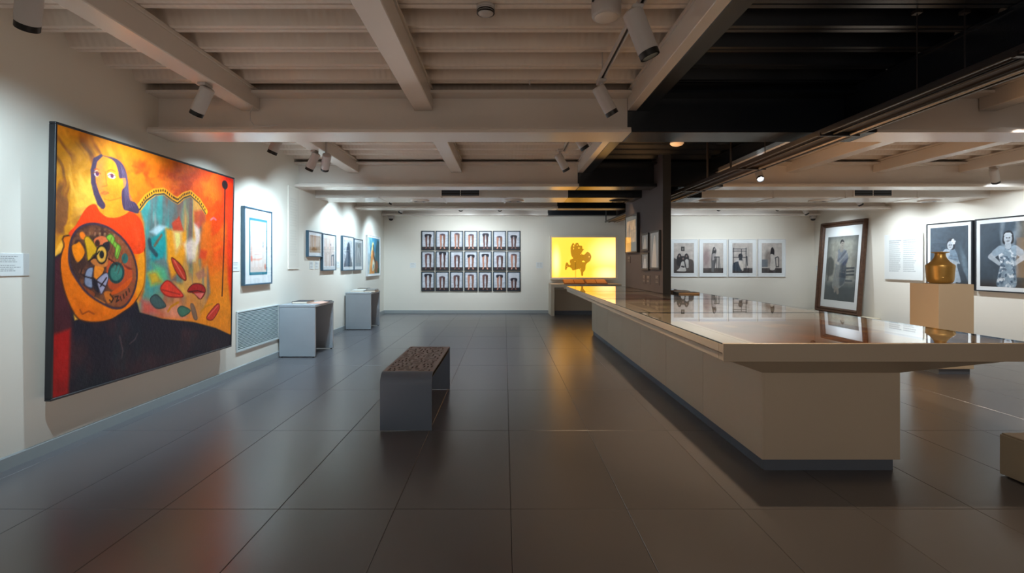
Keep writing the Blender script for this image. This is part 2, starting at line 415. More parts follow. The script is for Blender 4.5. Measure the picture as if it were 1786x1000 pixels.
# ================================================================== DUCT
dk = thing('air_duct', 'wide flat air duct running across under the ceiling', 'duct', (0, 8.0, 2.34))
def dsec(x0, x1, m, lab=None):
    b = MB().prism([(0, 0.015), (0.012, 0), (0.62, 0), (0.68, 0.05), (0.68, 0.30), (0.62, 0.34), (0.03, 0.34), (0, 0.30)], 'x', x0, x1)
    n = int((x1 - x0) / 1.2)
    for i in range(1, n + 1):
        x = x0 + i * (x1 - x0) / (n + 1); b.box(x - 0.012, x + 0.012, -0.005, 0.685, -0.005, 0.345)
    b.build('duct_section', m, dk, label=lab)
dsec(XL, 1.03, DUCT); dsec(1.03, 3.2, BLACKP, 'black painted duct section'); dsec(3.2, XR, DUCT)
for x in (-1.437, 0.165, 1.94, 3.46, 5.33, 7.2):
    d = MB().lathe([(0, -0.004), (0.05, -0.004), (0.055, -0.022), (0.10, -0.022), (0.105, -0.006), (0.125, -0.026), (0.165, -0.006), (0.165, 0.0)], 28, (x, 0.36, 0)).build('diffuser', BEAMW if not 1.1 < x < 3.1 else BLACKP, dk)
    MB().lathe([(0.055, -0.0225), (0.06, -0.0235), (0.095, -0.0235), (0.1, -0.0225)], 28, (x, 0.36, 0)).build('diffuser_slot', DARKM, d)
for x0, x1 in ((-1.02, -0.41), (5.67, 6.27)):
    g = MB().box(x0, x1, -0.012, 0.0, 0.03, 0.13).build('duct_grille', DARKM, dk)
    MB().box(x0 - 0.02, x1 + 0.02, -0.016, -0.002, 0.13, 0.142).box(x0 - 0.02, x1 + 0.02, -0.016, -0.002, 0.018, 0.03).box(x0 - 0.02, x0, -0.016, -0.002, 0.03, 0.13).box(x1, x1 + 0.02, -0.016, -0.002, 0.03, 0.13).box((x0 + x1) / 2 - 0.006, (x0 + x1) / 2 + 0.006, -0.016, -0.002, 0.03, 0.13).build('grille_frame', BEAMW, g)
    for k in range(3):
        z = 0.048 + k * 0.027; MB().box(x0, x1, -0.02, -0.012, z, z + 0.005).build('slat', KICK, g)

# ================================================================== SPOTLIGHTS
def spot(pivot, aim, label, power, col=COOL, cone=62, blend=0.85, stem=0.06, length=0.19, r=0.05, warm=False, group='spotlights'):
    p = Vector(pivot); d = (Vector(aim) - p).normalized()
    onbeam = any(a <= p.x <= a + 0.165 for a in place) and not 7.38 < p.y < 10.22
    top = 2.672 if 'track' in group and p.y < 7 else (2.626 if onbeam else 2.886)
    stem = top - p.z - 0.022
    root = thing('spotlight', label, 'spotlight', pivot, 0, group)
    MB().tube((0, 0, 0), (0, 0, stem), 0.014, n=12).box(-0.03, 0.03, -0.05, 0.05, stem, stem + 0.022, 0.004).build('bracket', HEAD, root)
    a = d * -0.05; b = d * (length - 0.05)
    MB().tube(a, b, r, n=24).tube(a - d * 0.008, a, r * 0.8, r, n=24).build('lamp_body', HEAD, root)
    e = b + d * 0.032
    MB().tube(b, e, r * 0.97, n=24, cap=False).tube(b, e, r * 0.80, n=24, cap=False).build('front_ring', DARKM, root)
    MB().tube(b, b + d * 0.006, r * 0.80, n=24).build('lens', LENSW if warm else LENS, root)
    l = bpy.data.lights.new('spot_beam', 'SPOT'); l.energy = power; l.color = col; l.spot_size = R(cone); l.spot_blend = blend; l.shadow_soft_size = 0.025
    lo = bpy.data.objects.new('spot_beam', l); COL.objects.link(lo); lo.parent = root
    lo.location = e + d * 0.012; lo.rotation_euler = d.to_track_quat('-Z', 'Y').to_euler()
    return root
G1 = 'spotlights on the roof beams'
spot((-2.175, 2.26, 2.515), (-3.02, 3.00, 1.20), 'white cylinder spotlight nearest the camera, above the big painting\'s near end', 84, group=G1, cone=108, blend=1.0)
spot((-2.26, 3.72, 2.545), (-3.02, 3.95, 1.25), 'white spotlight under the beam just in front of the big cross beam, above the painting', 106, group=G1, cone=104, blend=1.0)
spot((-2.30, 5.02, 2.545), (-3.02, 5.1, 1.05), 'spotlight mostly hidden behind the nearest big cross beam, only its tip showing', 74, group=G1, cone=126, blend=1.0)
spot((-2.28, 5.92, 2.545), (-3.03, 6.15, 1.15), 'left one of the spotlight pair past the big cross beam', 126, group=G1, cone=118, blend=1.0)
spot((-2.16, 5.98, 2.545), (-2.95, 7.4, 1.00), 'right one of the spotlight pair past the big cross beam', 82, group=G1, cone=120, blend=1.0)
spot((-2.20, 8.85, 2.60), (-3.03, 8.6, 1.10), 'spotlight behind the duct lighting the dark framed drawings', 109, group=G1, cone=130, blend=1.0)
spot((-2.20, 9.75, 2.60), (-3.03, 9.75, 1.10), 'spotlight in front of the third cross beam lighting the grey framed pictures', 98, group=G1, cone=126, blend=1.0)
spot((-2.25, 10.95, 2.545), (-3.03, 11.4, 1.15), 'small spotlight near the far wall above the white framed colour picture', 89, group=G1, cone=118, blend=1.0)
spot((-0.95, 10.8, 2.56), (-1.25, 12.5, 1.25), 'small spotlight near the far wall above the photograph grid\'s near half', 122, SOFTW, group=G1, cone=110, blend=1.0)
spot((-0.10, 10.8, 2.56), (-0.15, 12.5, 1.25), 'small spotlight near the far wall above the photograph grid\'s last columns', 83, SOFTW, group=G1, cone=104, blend=1.0)
spot((4.75, 10.8, 2.56), (4.7, 12.5, 1.50), 'spotlight near the far wall above the first white framed photographs', 76, SOFTW, group=G1, cone=106, blend=1.0)
spot((6.05, 10.8, 2.56), (6.05, 12.5, 1.50), 'spotlight near the far wall above the last white framed photographs', 58, SOFTW, group=G1, cone=106, blend=1.0)
spot((6.85, 11.3, 2.545), (7.8, 11.4, 1.05), 'spotlight above the leaning gilt framed portrait', 70, SOFTW, group=G1, cone=122, blend=1.0)
spot((6.85, 9.6, 2.55), (7.85, 9.7, 1.15), 'spotlight above the wall text panel beside the leaning portrait', 92, SOFTW, group=G1, cone=116, blend=1.0)
spot((6.85, 8.9, 2.545), (7.85, 8.6, 1.15), 'spotlight above the portrait behind the brass pot', 81, SOFTW, group=G1, cone=120, blend=1.0)
spot((6.85, 6.9, 2.545), (7.85, 7.6, 1.10), 'spotlight above the portrait with hands on hips', 103, SOFTW, group=G1, cone=122, blend=1.0)
spot((6.85, 4.9, 2.545), (7.85, 5.6, 0.90), 'spotlight past the nearest cross beam, above the bare end of the portrait wall', 84, SOFTW, group=G1, cone=130, blend=1.0)
spot((4.28, 3.9, 2.545), (5.1, 5.8, 0.95), 'spotlight above the low cream box, aimed at the brass pot', 62, NEUT, 64, 0.9, group=G1)
spot((0.70, 10.8, 2.56), (1.5, 12.5, 1.9), 'small spotlight near the far wall, nearest the yellow lightbox', 24, SOFTW, group=G1, cone=96, blend=1.0)
G2 = 'spotlights on the ceiling track'
spot((0.72, 2.70, 2.60), (1.40, 2.72, 0.9), 'big white spotlight hanging from the ceiling track nearest the camera', 86, WARM, 94, 0.7, 0.07, 0.23, 0.056, True, G2)
spot((0.74, 3.77, 2.57), (1.75, 4.0, 0.85), 'white spotlight at the end of the near ceiling track', 95, WARM, 92, 0.7, 0.10, 0.20, 0.05, True, G2)
spot((0.68, 6.05, 2.56), (1.7, 6.5, 0.85), 'white spotlight at the end of the second ceiling track', 90, WARM, 92, 0.7, 0.11, 0.19, 0.048, True, G2)
spot((0.74, 5.05, 2.58), (1.9, 5.2, 0.85), 'spotlight on the second ceiling track half hidden by the cross beam', 80, WARM, 92, 0.7, 0.09, 0.18, 0.048, True, G2)
spot((0.74, 8.85, 2.60), (2.2, 8.1, 1.5), 'spotlight aimed at the pictures on the dark partition', 60, WARM, 80, 0.8, 0.10, 0.18, 0.048, True, G2)
spot((3.62, 7.02, 2.55), (3.05, 5.0, 0.7), 'spotlight with a bright lens facing the camera past the black cable tray', 70, (1, 0.85, 0.7), 80, 0.8, 0.08, 0.17, 0.05, False, 'spotlights on the roof beams')

def track(y0, y1, label):
    t = thing('lighting_track', label, 'lighting track', (0.74, y0, 2.672))
    MB().box(-0.020, -0.009, 0, y1 - y0, 0, 0.034, 0.002).box(0.009, 0.020, 0, y1 - y0, 0, 0.034, 0.002).box(-0.009, 0.009, 0, y1 - y0, 0.024, 0.034).build('rail', HEAD, t)
    MB().box(-0.007, 0.007, 0, y1 - y0, 0.012, 0.023).build('conductor_slot', DARKM, t)
    for y in (0.15, (y1 - y0) - 0.15): MB().tube((0, y, 0.034), (0, y, ZD + 0.003 - 2.672 + (0.08 if True else 0)), 0.006, n=8).build('hanger', HEAD, t)
track(1.4, 3.88, 'white ceiling track with two spotlights nearest the camera')
track(4.75, 6.2, 'white ceiling track past the nearest cross beam')

# small ceiling fittings
def at(x, y, Y): return ((x - 880) / 860 * Y, Y, EYE + (460 - y) / 860 * Y)
sp = thing('ceiling_speaker', 'white drum loudspeaker on the ceiling beside the near track', 'speaker', (0.59, 2.86, 2.70))
MB().lathe([(0, 0.11), (0.078, 0.11), (0.085, 0.10), (0.085, 0.012), (0.079, 0), (0.068, -0.002)], 32).build('housing', HEAD, sp)
MB().lathe([(0.068, -0.002), (0.066, -0.006), (0.03, -0.009), (0, -0.010)], 32).build('speaker_mesh', CEILW, sp)
for a in (200, 300): MB().tube((0.083 * math.cos(R(a)), 0.083 * math.sin(R(a)), 0.085), (0.089 * math.cos(R(a)), 0.089 * math.sin(R(a)), 0.085), 0.012, n=10).build('clip', DARKM, sp)
sm = thing('smoke_detector', 'small white slotted smoke detector on the near ceiling', 'detector', (-0.112, 2.93, 2.755))
MB().lathe([(0, 0.05), (0.055, 0.05), (0.055, 0.03), (0.05, 0.02), (0.045, 0.0), (0.03, -0.01), (0, -0.012)], 28).build('housing', HEAD, sm)
for z in (0.0, 0.012, 0.024): MB().lathe([(0.0465, z), (0.0535, z + 0.002), (0.0535, z + 0.006), (0.0465, z + 0.006)], 28).build('slot_ring', DARKM, sm)
for x, y, z, r, lab in ((-0.23, 5.35, 2.77, 0.10, 'white disc loudspeaker on the ceiling just past the nearest cross beam'), (-1.38, 5.5, 2.775, 0.05, 'small white disc detector past the nearest cross beam')):
    t = thing('ceiling_disc', lab, 'ceiling fitting', (x, y, z - 0.012))
    MB().lathe([(0, 0.045), (r, 0.045), (r, 0.02), (r * 0.92, 0.004), (r * 0.8, 0.0)], 28).build('housing', HEAD, t)
    MB().lathe([(r * 0.8, 0), (r * 0.75, 0.004), (0, 0.001)], 28).build('cover', CEILW, t)
t = thing('ceiling_disc', 'small pale domed detector on the black ceiling by the partition', 'ceiling fitting', (1.80, 5.15, 2.505))
MB().lathe([(0, 0.30), (0.01, 0.30), (0.01, 0.04), (0.065, 0.035), (0.07, 0.02)], 24).build('housing', HEAD, t)
MB().lathe([(0.07, 0.02), (0.055, 0.002), (0.03, -0.006), (0, -0.008)], 24).build('dome', CEILW, t)
for x, lab in ((-2.86, 'dome camera in the far corner beside the colour picture'), (7.77, 'dome camera in the far corner beside the leaning portrait')):
    t = thing('dome_camera', lab, 'camera', (x, 12.42, 2.40))
    MB().lathe([(0, 0.075), (0.075, 0.075), (0.075, 0.02), (0.06, 0.0)], 20).build('housing', HEAD, t)
    MB().lathe([(0.056, 0.0), (0.05, -0.025), (0.03, -0.045), (0, -0.05)], 20).build('dome', DARKM, t)
wire = MB().path([(-2.14, 4.20, 2.62), (-2.17, 4.2, 2.55), (-2.165, 4.2, 2.49), (-2.13, 4.2, 2.445), (-2.02, 4.21, 2.442), (-1.9, 4.2, 2.46)], 0.004, 6).build('hanging_cable', HEAD)
tag(wire, 'thin white cable looping over the big cross beam near the painting', 'cable')
rod = MB().path([(0.21, 4.1, 2.84), (0.21, 4.12, 2.76)], 0.006, 8).build('ceiling_rod', HEAD); tag(rod, 'thin white rod hanging from the ceiling deck', 'rod')

# ================================================================== CABLE TRAY
ct = thing('cable_tray', 'black cable tray hanging lengthwise under the black ceiling', 'cable tray', (2.5, 0, 2.29))
y0, y1 = 0.9, 12.3
MB().box(0, 0.02, y0, y1, 0, 0.044, 0.003).build('side_rail', TRAY, ct); MB().box(0.29, 0.31, y0, y1, 0, 0.044, 0.003).build('side_rail', TRAY, ct)
MB().box(0.02, 0.29, y0, y1, 0.02, 0.026).build('tray_bed', mat('tray_brown_steel', (44, 34, 31), 0.5, 0.15, 8), ct)
MB().tube((0.24, y0, 0.004), (0.24, y1, 0.004), 0.012, n=10).build('conduit', mat('conduit_grey_steel', (150, 140, 130), 0.3, 0.1, 8, metal=0.6), ct)
MB().tube((0.10, y0, 0.008), (0.10, y1, 0.008), 0.010, n=10).build('conduit', TRAY, ct)
for y in (1.6, 3.0, 4.75, 6.1, 8.9, 11.0, 12.2):
    for x in (0.01, 0.30): MB().tube((x, y, 0.044), (x, y, 0.535), 0.004 if y < 5 else 0.013, n=8).box(x - 0.02, x + 0.02, y - 0.02, y + 0.02, 0.5, 0.52).build('hanger', TRAY, ct)
for y in (2.4, 3.9, 5.3, 6.9, 8.1): MB().box(-0.004, 0.314, y, y + 0.03, -0.008, 0.02, 0.002).build('clamp', TRAY, ct)

# ================================================================== PICTURES
def picture(name, label, cat, loc, rz, w, h, depth, art, fm, bw=0.02, mw=0.0, mat_m=MATB, glazed=False, group=None, sheet_mat=PRINT, mwb=None, root=None, gap=0.0):
    """loc: bottom centre on the wall. local -y faces into the room"""
    r_ = root or thing(name, label, cat, loc, rz, group)
    b = MB(); o = w / 2; yb, yf = -gap, -depth
    for (x0, x1, z0, z1) in ((-o, o, 0, bw), (-o, o, h - bw, h), (-o, -o + bw, bw, h - bw), (o - bw, o, bw, h - bw)):
        b.box(x0, x1, yf, yb, z0, z1, min(0.003, bw * 0.2))
    b.build('frame', fm, r_)
    iw, ih = w - 2 * bw, h - 2 * bw
    if mw > 0:
        mb = mwb or mw
        MB().box(-iw / 2, iw / 2, yf + 0.012, yf + 0.010 + 0.006, bw, bw + ih).build('mat_board', mat_m, r_)
        aw, ah = iw - 2 * mw, ih - mw - mb
        art.sheet('print', aw, ah, sheet_mat, r_, -aw / 2, bw + mb, yf + 0.0105)
    else:
        MB().box(-iw / 2, iw / 2, yf + 0.008, yb, bw, bw + ih).build('backing', MATB, r_)
        art.sheet('print' if sheet_mat is PRINT else 'canvas', iw, ih, sheet_mat, r_, -iw / 2, bw, yf + 0.006)
    if glazed:
        MB().add([(-iw / 2, yf + 0.004, bw), (iw / 2, yf + 0.004, bw), (iw / 2, yf + 0.004, bw + ih), (-iw / 2, yf + 0.004, bw + ih)], [(0, 1, 2, 3)]).build('glazing', PANE, r_, recalc=False)
    return r_
LW, BW, RW = 90, 0, -90

# ---- the big orange painting
def homog(src):
    A = []; dst = [(0, 1), (1, 1), (1, 0), (0, 0)]
    for (x, y), (u, v) in zip(src, dst):
        A += [[x, y, 1, 0, 0, 0, -u * x, -u * y], [0, 0, 0, x, y, 1, -v * x, -v * y]]
    h = np.linalg.solve(np.array(A, float), np.array(dst, float).ravel())
    def f(p):
        x, y = p; d = h[6] * x + h[7] * y + 1
        return ((h[0] * x + h[1] * y + h[2]) / d, (h[3] * x + h[4] * y + h[5]) / d)
    return f
def big_painting():
    rec = homog([(86.5, 217), (400.5, 313.5), (396, 601), (80, 697)])
    P0 = lambda pts: [rec(p) for p in pts]
    A1 = lambda pts: [rec((60 + x / 3.845, 200 + y / 3.846)) for x, y in pts]
    A2 = lambda pts: [rec((60 + x / 4.545, 360 + y / 4.545)) for x, y in pts]
    A3 = lambda pts: [rec((220 + x / 3.332, 300 + y / 3.333)) for x, y in pts]
    a = Art(330, 290, 2.14 / 1.835, (238, 134, 22)); u, v = a.u, a.v
    sm_ = lambda e0, e1, x: (lambda t: t * t * (3 - 2 * t))(np.clip((x - e0) / (e1 - e0), 0, 1))
    # ground: ochre and yellow strokes, flowing into orange and red
    wx = a.x + 0.25 * fbm(a.x * 3, a.y * 3, 3); wy = a.y + 0.25 * fbm(a.x * 3, a.y * 3, 9)
    n1 = fbm(wx * 15 + wy * 3, wy * 4 - wx * 2, 21); n2 = fbm(wx * 5 + wy * 5, wy * 14 - wx * 6, 33)
    left = 1 - sm_(0.15, 0.34, u + 0.25 * (v - 0.85))
    a.mix(left, (206, 158, 28)); a.mix(left * np.clip((n1 - 0.50) * 12, 0, 1), (240, 204, 60)); a.mix(left * np.clip((0.44 - n1) * 12, 0, 1) * 0.85, (116, 66, 44))
    a.mix(left * np.clip((0.36 - n2) * 6, 0, 1) * 0.5, (92, 52, 60))
    red = sm_(0.35, 1.0, u) * sm_(0.1, 0.75, v)
    a.mix(red, (236, 74, 12)); a.mix((1 - left) * np.clip((n2 - 0.52) * 6, 0, 1) * 0.5, (246, 150, 26))
    a.mix((1 - left) * np.clip((0.42 - n2) * 6, 0, 1) * sm_(0.65, 0.85, v) * sm_(1.0, 0.5, u) * 0.55, (164, 40, 18))
    a.mix(sm_(0.78, 1.0, u) * sm_(0.7, 1.0, v), (196, 26, 14))
    a.mix(sm_(0.93, 1.0, v) * (1 - sm_(0.4, 0.8, u)) * 0.7, (240, 158, 20))
    a.mix(sm_(0.45, 0.60, u) * (1 - sm_(0.25, 0.62, v)), (236, 160, 26))
    a.poly(A3([(563, 60), (612, 60), (594, 800), (570, 620), (566, 400)]), (226, 62, 16), 0.03)
    # the veil: a curtain of mixed colour under a scalloped yellow band
    veil = A3([(50, 220), (90, 168), (140, 134), (195, 130), (245, 168), (275, 184), (310, 154), (350, 140), (400, 184), (440, 250), (440, 330), (450, 520), (470, 700), (400, 860), (190, 850), (50, 830), (45, 770), (78, 700), (84, 470), (76, 300)])
    d = a.sd(veil); m = np.clip(d / 0.02 + 0.5, 0, 1)
    col = np.zeros(a.img.shape) + np.array((96, 118, 112)); st = fbm(a.x * 22, a.y * 3.5, 50); s2 = fbm(a.x * 9, a.y * 3, 61)
    def cm(k, c):
        nonlocal col
        k = np.clip(k, 0, 1)[..., None]; col = col * (1 - k) + np.array(c, float) * k
    uu = lambda x0, x1: sm_(x0, x1, u)
    cm((st - 0.5) * 8 * (1 - uu(0.58, 0.7)), (70, 150, 140)); cm((0.42 - st) * 7, (120, 96, 84))
    cm(uu(0.56, 0.66) * (0.35 + (st - 0.4) * 4), (206, 172, 70)); cm(uu(0.72, 0.82) * (0.5 + (s2 - 0.45) * 5), (226, 108, 40))
    cm((s2 - 0.62) * 7 * (1 - sm_(0.7, 0.95, v)), (222, 214, 196)); cm((1 - sm_(0.22, 0.42, v)) * (0.75 + (s2 - .5) * 2), (226, 150, 52))
    cm((1 - sm_(0.16, 0.30, v)) * (1 - uu(0.55, 0.72)) * 0.8, (226, 120, 80))
    a.mix(m, col)
    for pts, c, sf, al in ((((110, 400), (190, 330), (215, 420), (190, 500), (125, 520)), (22, 150, 146), .02, .9), (((110, 350), (160, 310), (215, 320), (150, 370)), (176, 208, 208), .015, .9),
        (((205, 330), (325, 350), (320, 470), (305, 560), (240, 620), (215, 520)), (238, 178, 30), .02, .95), (((245, 340), (300, 345), (300, 420), (265, 480)), (222, 224, 150), .03, .7),
        (((240, 300), (285, 260), (310, 345), (250, 340)), (206, 76, 36), .012, .9), (((310, 420), (350, 390), (400, 400), (380, 520), (335, 520)), (226, 206, 190), .03, .8),
        (((370, 300), (400, 290), (410, 400), (385, 430)), (232, 208, 196), .02, .9), (((370, 230), (430, 220), (440, 290), (400, 330), (375, 300)), (200, 84, 44), .02, .8),
        (((420, 300), (470, 290), (480, 520), (420, 560), (405, 430)), (236, 128, 26), .03, .9), (((410, 450), (450, 460), (440, 510), (400, 500)), (222, 70, 30), .02, .8),
        (((100, 590), (170, 570), (190, 640), (120, 660)), (206, 188, 30), .03, .9), (((120, 530), (200, 560), (230, 640), (170, 620)), (78, 176, 120), .03, .8),
        (((380, 590), (420, 565), (445, 600), (400, 630)), (170, 128, 84), .015, .9), (((60, 740), (130, 760), (190, 830), (70, 830)), (226, 96, 64), .04, .8), (((250, 640), (310, 650), (330, 720), (300, 700)), (230, 196, 60), .02, .8),
        (((185, 780), (290, 770), (330, 850), (200, 845)), (226, 168, 120), .03, .7)):
        a.poly(A3(pts), c, sf, al)
    a.line(A3([(108, 400), (115, 440), (150, 485)]), 0.022, (44, 62, 70), 0.9, 0.01); a.line(A3([(180, 370), (140, 430)]), 0.014, (120, 84, 60), 0.9, 0.01)
    band = A3([(50, 222), (90, 168), (140, 134), (195, 130), (245, 168), (275, 184), (310, 154), (350, 140), (400, 184), (440, 245)])
    a.line([(p[0], p[1] + 0.012) for p in band], 0.034, (246, 190, 30)); a.line(band, 0.007, (40, 52, 58))
    for p, q in zip(band[:-1], band[1:]):
        for t in (0.12, 0.37, 0.62, 0.87): a.ell(p[0] + (q[0] - p[0]) * t, p[1] + (q[1] - p[1]) * t + 0.017, 0.0045, 0.006, (46, 30, 24))
    # leaves, lips and stones
    for pts, c, e in ((((240, 500), (288, 535), (318, 580), (325, 630), (290, 612), (258, 565)), (192, 62, 34), (100, 34, 22)), (((176, 672), (214, 632), (258, 662), (310, 722), (232, 726), (190, 705)), (216, 66, 38), (150, 40, 28)),
        (((334, 692), (368, 652), (420, 655), (440, 692), (410, 738), (372, 705)), (168, 38, 32), (96, 24, 22)), (((114, 745), (146, 714), (182, 742), (206, 782), (150, 792)), (66, 92, 88), (50, 60, 62)),
        (((276, 802), (302, 780), (352, 806), (302, 840)), (66, 112, 88), (46, 74, 60)), (((352, 772), (372, 775), (392, 848), (372, 850)), (128, 98, 76), (110, 84, 66)), (((446, 842), (508, 766), (522, 790), (482, 856)), (200, 62, 40), (120, 34, 26))):
        a.blob(A3(pts), c, None, 1, e, 0.003)
    a.line(A3([(255, 515), (315, 620)]), 0.006, (232, 120, 80)); a.line(A3([(345, 695), (395, 690), (432, 700)]), 0.006, (70, 16, 18)); a.poly(A3([(372, 705), (432, 702), (410, 738)]), (222, 128, 96))
    a.line(A3([(456, 838), (512, 775)]), 0.005, (238, 130, 96)); a.line(A3([(185, 685), (290, 712)]), 0.005, (150, 40, 28))
    a.line(A3([(412, 815), (440, 780), (480, 765)]), 0.012, (206, 150, 20)); a.line(A3([(220, 810), (240, 780), (280, 758)]), 0.012, (206, 150, 20))
    a.line(A3([(553, 80), (548, 420), (537, 718)]), 0.011, (52, 24, 26)); a.ell(*A3([(552, 78)])[0], 0.030, 0.026, (36, 28, 30)); a.line(A3([(470, 280), (486, 268), (500, 280)]), 0.012, (232, 120, 110))
    # dark table and skirt, red strip at the near edge
    a.poly(P0([(231, 526), (236, 545), (277, 556), (331, 561), (370, 571), (397, 583), (399, 606), (76, 702), (80, 452), (98, 440), (120, 560), (180, 545)]), (30, 30, 42), 0.006)
    dm = np.clip(a.sd(P0([(110, 560), (240, 550), (397, 585), (399, 606), (100, 702)])) / 0.03, 0, 1)
    a.mix(dm * np.clip((fbm(a.x * 9, a.y * 7, 80) - 0.5) * 4, 0, 1) * 0.75, (64, 40, 46)); a.mix(dm * np.clip((0.4 - fbm(a.x * 12, a.y * 5, 88)) * 5, 0, 1) * 0.6, (24, 42, 50))
    a.poly(P0([(80, 455), (100, 442), (112, 520), (118, 600), (113, 660), (80, 690)]), (74, 34, 42), 0.02); a.poly(P0([(81, 585), (112, 575), (109, 689), (80, 697)]), (176, 26, 22), 0.016)
    a.mix(np.clip(a.sd(P0([(82, 590), (108, 580), (108, 688), (80, 696)])) / 0.02, 0, 1) * np.clip((0.5 - fbm(a.x * 20, a.y * 6, 91)) * 4, 0, 1) * .6, (92, 18, 24))
    for pts in (((218, 600), (228, 592), (232, 582)), ((200, 586), (206, 612), (204, 625))): a.line(P0(pts), 0.006, (110, 84, 84), .7, .006)
    # arms
    a.blob(A2([(238, 232), (182, 325), (155, 420), (156, 520), (180, 650), (228, 780), (290, 885), (350, 915), (450, 922), (560, 902), (650, 850), (745, 780), (803, 690), (835, 600), (838, 380), (780, 300)]), (238, 134, 12), None, 1, (70, 40, 30), 0.003)
    a.mix(np.clip(a.sd(A2([(240, 700), (600, 850), (800, 640), (760, 800), (450, 925), (280, 880)])) / 0.05, 0, 1) * 0.5, (214, 104, 12)); a.line(A2([(315, 825), (335, 860), (385, 835), (430, 858)]), 0.005, (150, 70, 20))
    a.blob(A2([(785, 390), (836, 380), (838, 600), (800, 690), (770, 700)]), (246, 176, 24), 0.02)
    # blouse, neck and face, hair
    a.blob(A1([(195, 818), (240, 740), (290, 652), (330, 612), (372, 605), (400, 650), (440, 685), (484, 694), (540, 685), (590, 650), (632, 660), (682, 712), (706, 800), (706, 912), (645, 938), (560, 900), (420, 860)]), (238, 74, 18), None, 1)
    a.mix(np.clip(a.sd(A1([(600, 700), (690, 740), (700, 900), (640, 920)])) / 0.04, 0, 1) * .5, (226, 98, 40))
    a.blob(A1([(360, 305), (400, 281), (450, 290), (502, 320), (530, 380), (540, 432), (572, 432), (577, 480), (552, 515), (550, 565), (556, 620), (602, 650), (545, 686), (484, 694), (428, 674), (395, 640), (424, 610), (430, 572), (400, 540), (372, 470), (360, 400)]), (250, 168, 34))
    a.poly(A1([(362, 310), (430, 300), (430, 480), (440, 540), (400, 540), (370, 460)]), (240, 138, 62), 0.05, 0.8); a.poly(A1([(450, 520), (550, 520), (550, 560), (460, 570)]), (236, 140, 30), 0.04, .6)
    hair = (74, 58, 78)
    a.limb(A1([(410, 278), (368, 308), (352, 380), (356, 460), (376, 530), (402, 592), (418, 612)]), [0.012, 0.02, 0.022, 0.024, 0.028, 0.032, 0.03], hair)
    a.blob(A1([(400, 275), (450, 283), (505, 296), (552, 330), (582, 392), (596, 480), (606, 572), (642, 592), (668, 632), (660, 666), (600, 650), (560, 630), (550, 520), (578, 480), (574, 430), (535, 430), (524, 378), (500, 320), (452, 290)]), hair)
    for k in range(5): a.line(A1([(545 + 9 * k, 345 + 14 * k), (572 + 6 * k, 520), (580 + 14 * k, 640 - 6 * k)]), 0.003, (110, 92, 112), .8)
    for (x, y, rx) in ((378, 398, 0.012), (480, 413, 0.021)):
        q = A1([(x, y)])[0]; a.ell(*q, rx, 0.012, (236, 220, 216)); a.ell(q[0] + 0.002, q[1], 0.009, 0.010, (96, 48, 78)); a.line(A1([(x - 24, y - 2), (x, y - 13), (x + 26, y + 2)]), 0.004, (130, 74, 40))
    a.line(A1([(448, 385), (474, 372), (506, 384)]), 0.004, (214, 118, 30)); a.line(A1([(362, 372), (380, 366), (394, 374)]), 0.004, (200, 100, 40)); a.line(A1([(438, 385), (444, 460), (450, 480), (415, 486)]), 0.004, (222, 120, 40)); a.line(A1([(410, 530), (432, 521), (460, 528), (434, 538), (410, 530)]), 0.006, (226, 112, 44)); a.line(A1([(430, 570), (470, 580), (548, 560)]), 0.004, (222, 124, 30))
    # basket and what lies in it
    bk = A2([(224, 390), (248, 255), (318, 168), (430, 142), (560, 182), (680, 282), (750, 402), (778, 540), (752, 682), (682, 790), (600, 812), (500, 775), (382, 700), (292, 592), (240, 500)])
    a.blob(bk, (66, 42, 36)); mk = np.clip(a.sd(a.smooth(bk)) / 0.01, 0, 1)
    uc = rec((60 + 500 / 4.545, 360 + 450 / 4.545)); rr = sm_(uc[0] - 0.02, uc[0] + 0.08, u)
    a.mix(mk * rr, (146, 78, 44)); a.mix(mk * np.clip((fbm(a.x * 26, a.y * 26, 120) - .5) * 5, 0, 1) * .5, (176, 104, 56))
    wv = (np.sin(a.x * 260) > 0.3) & (np.sin(a.y * 260) > 0.0); tp = A2([(380, 200), (560, 190), (700, 330), (640, 300), (540, 240), (400, 240)])
    a.mix(mk * wv * np.clip(a.sd(tp) / 0.02 + .5, 0, 1) * .8, (166, 122, 84))
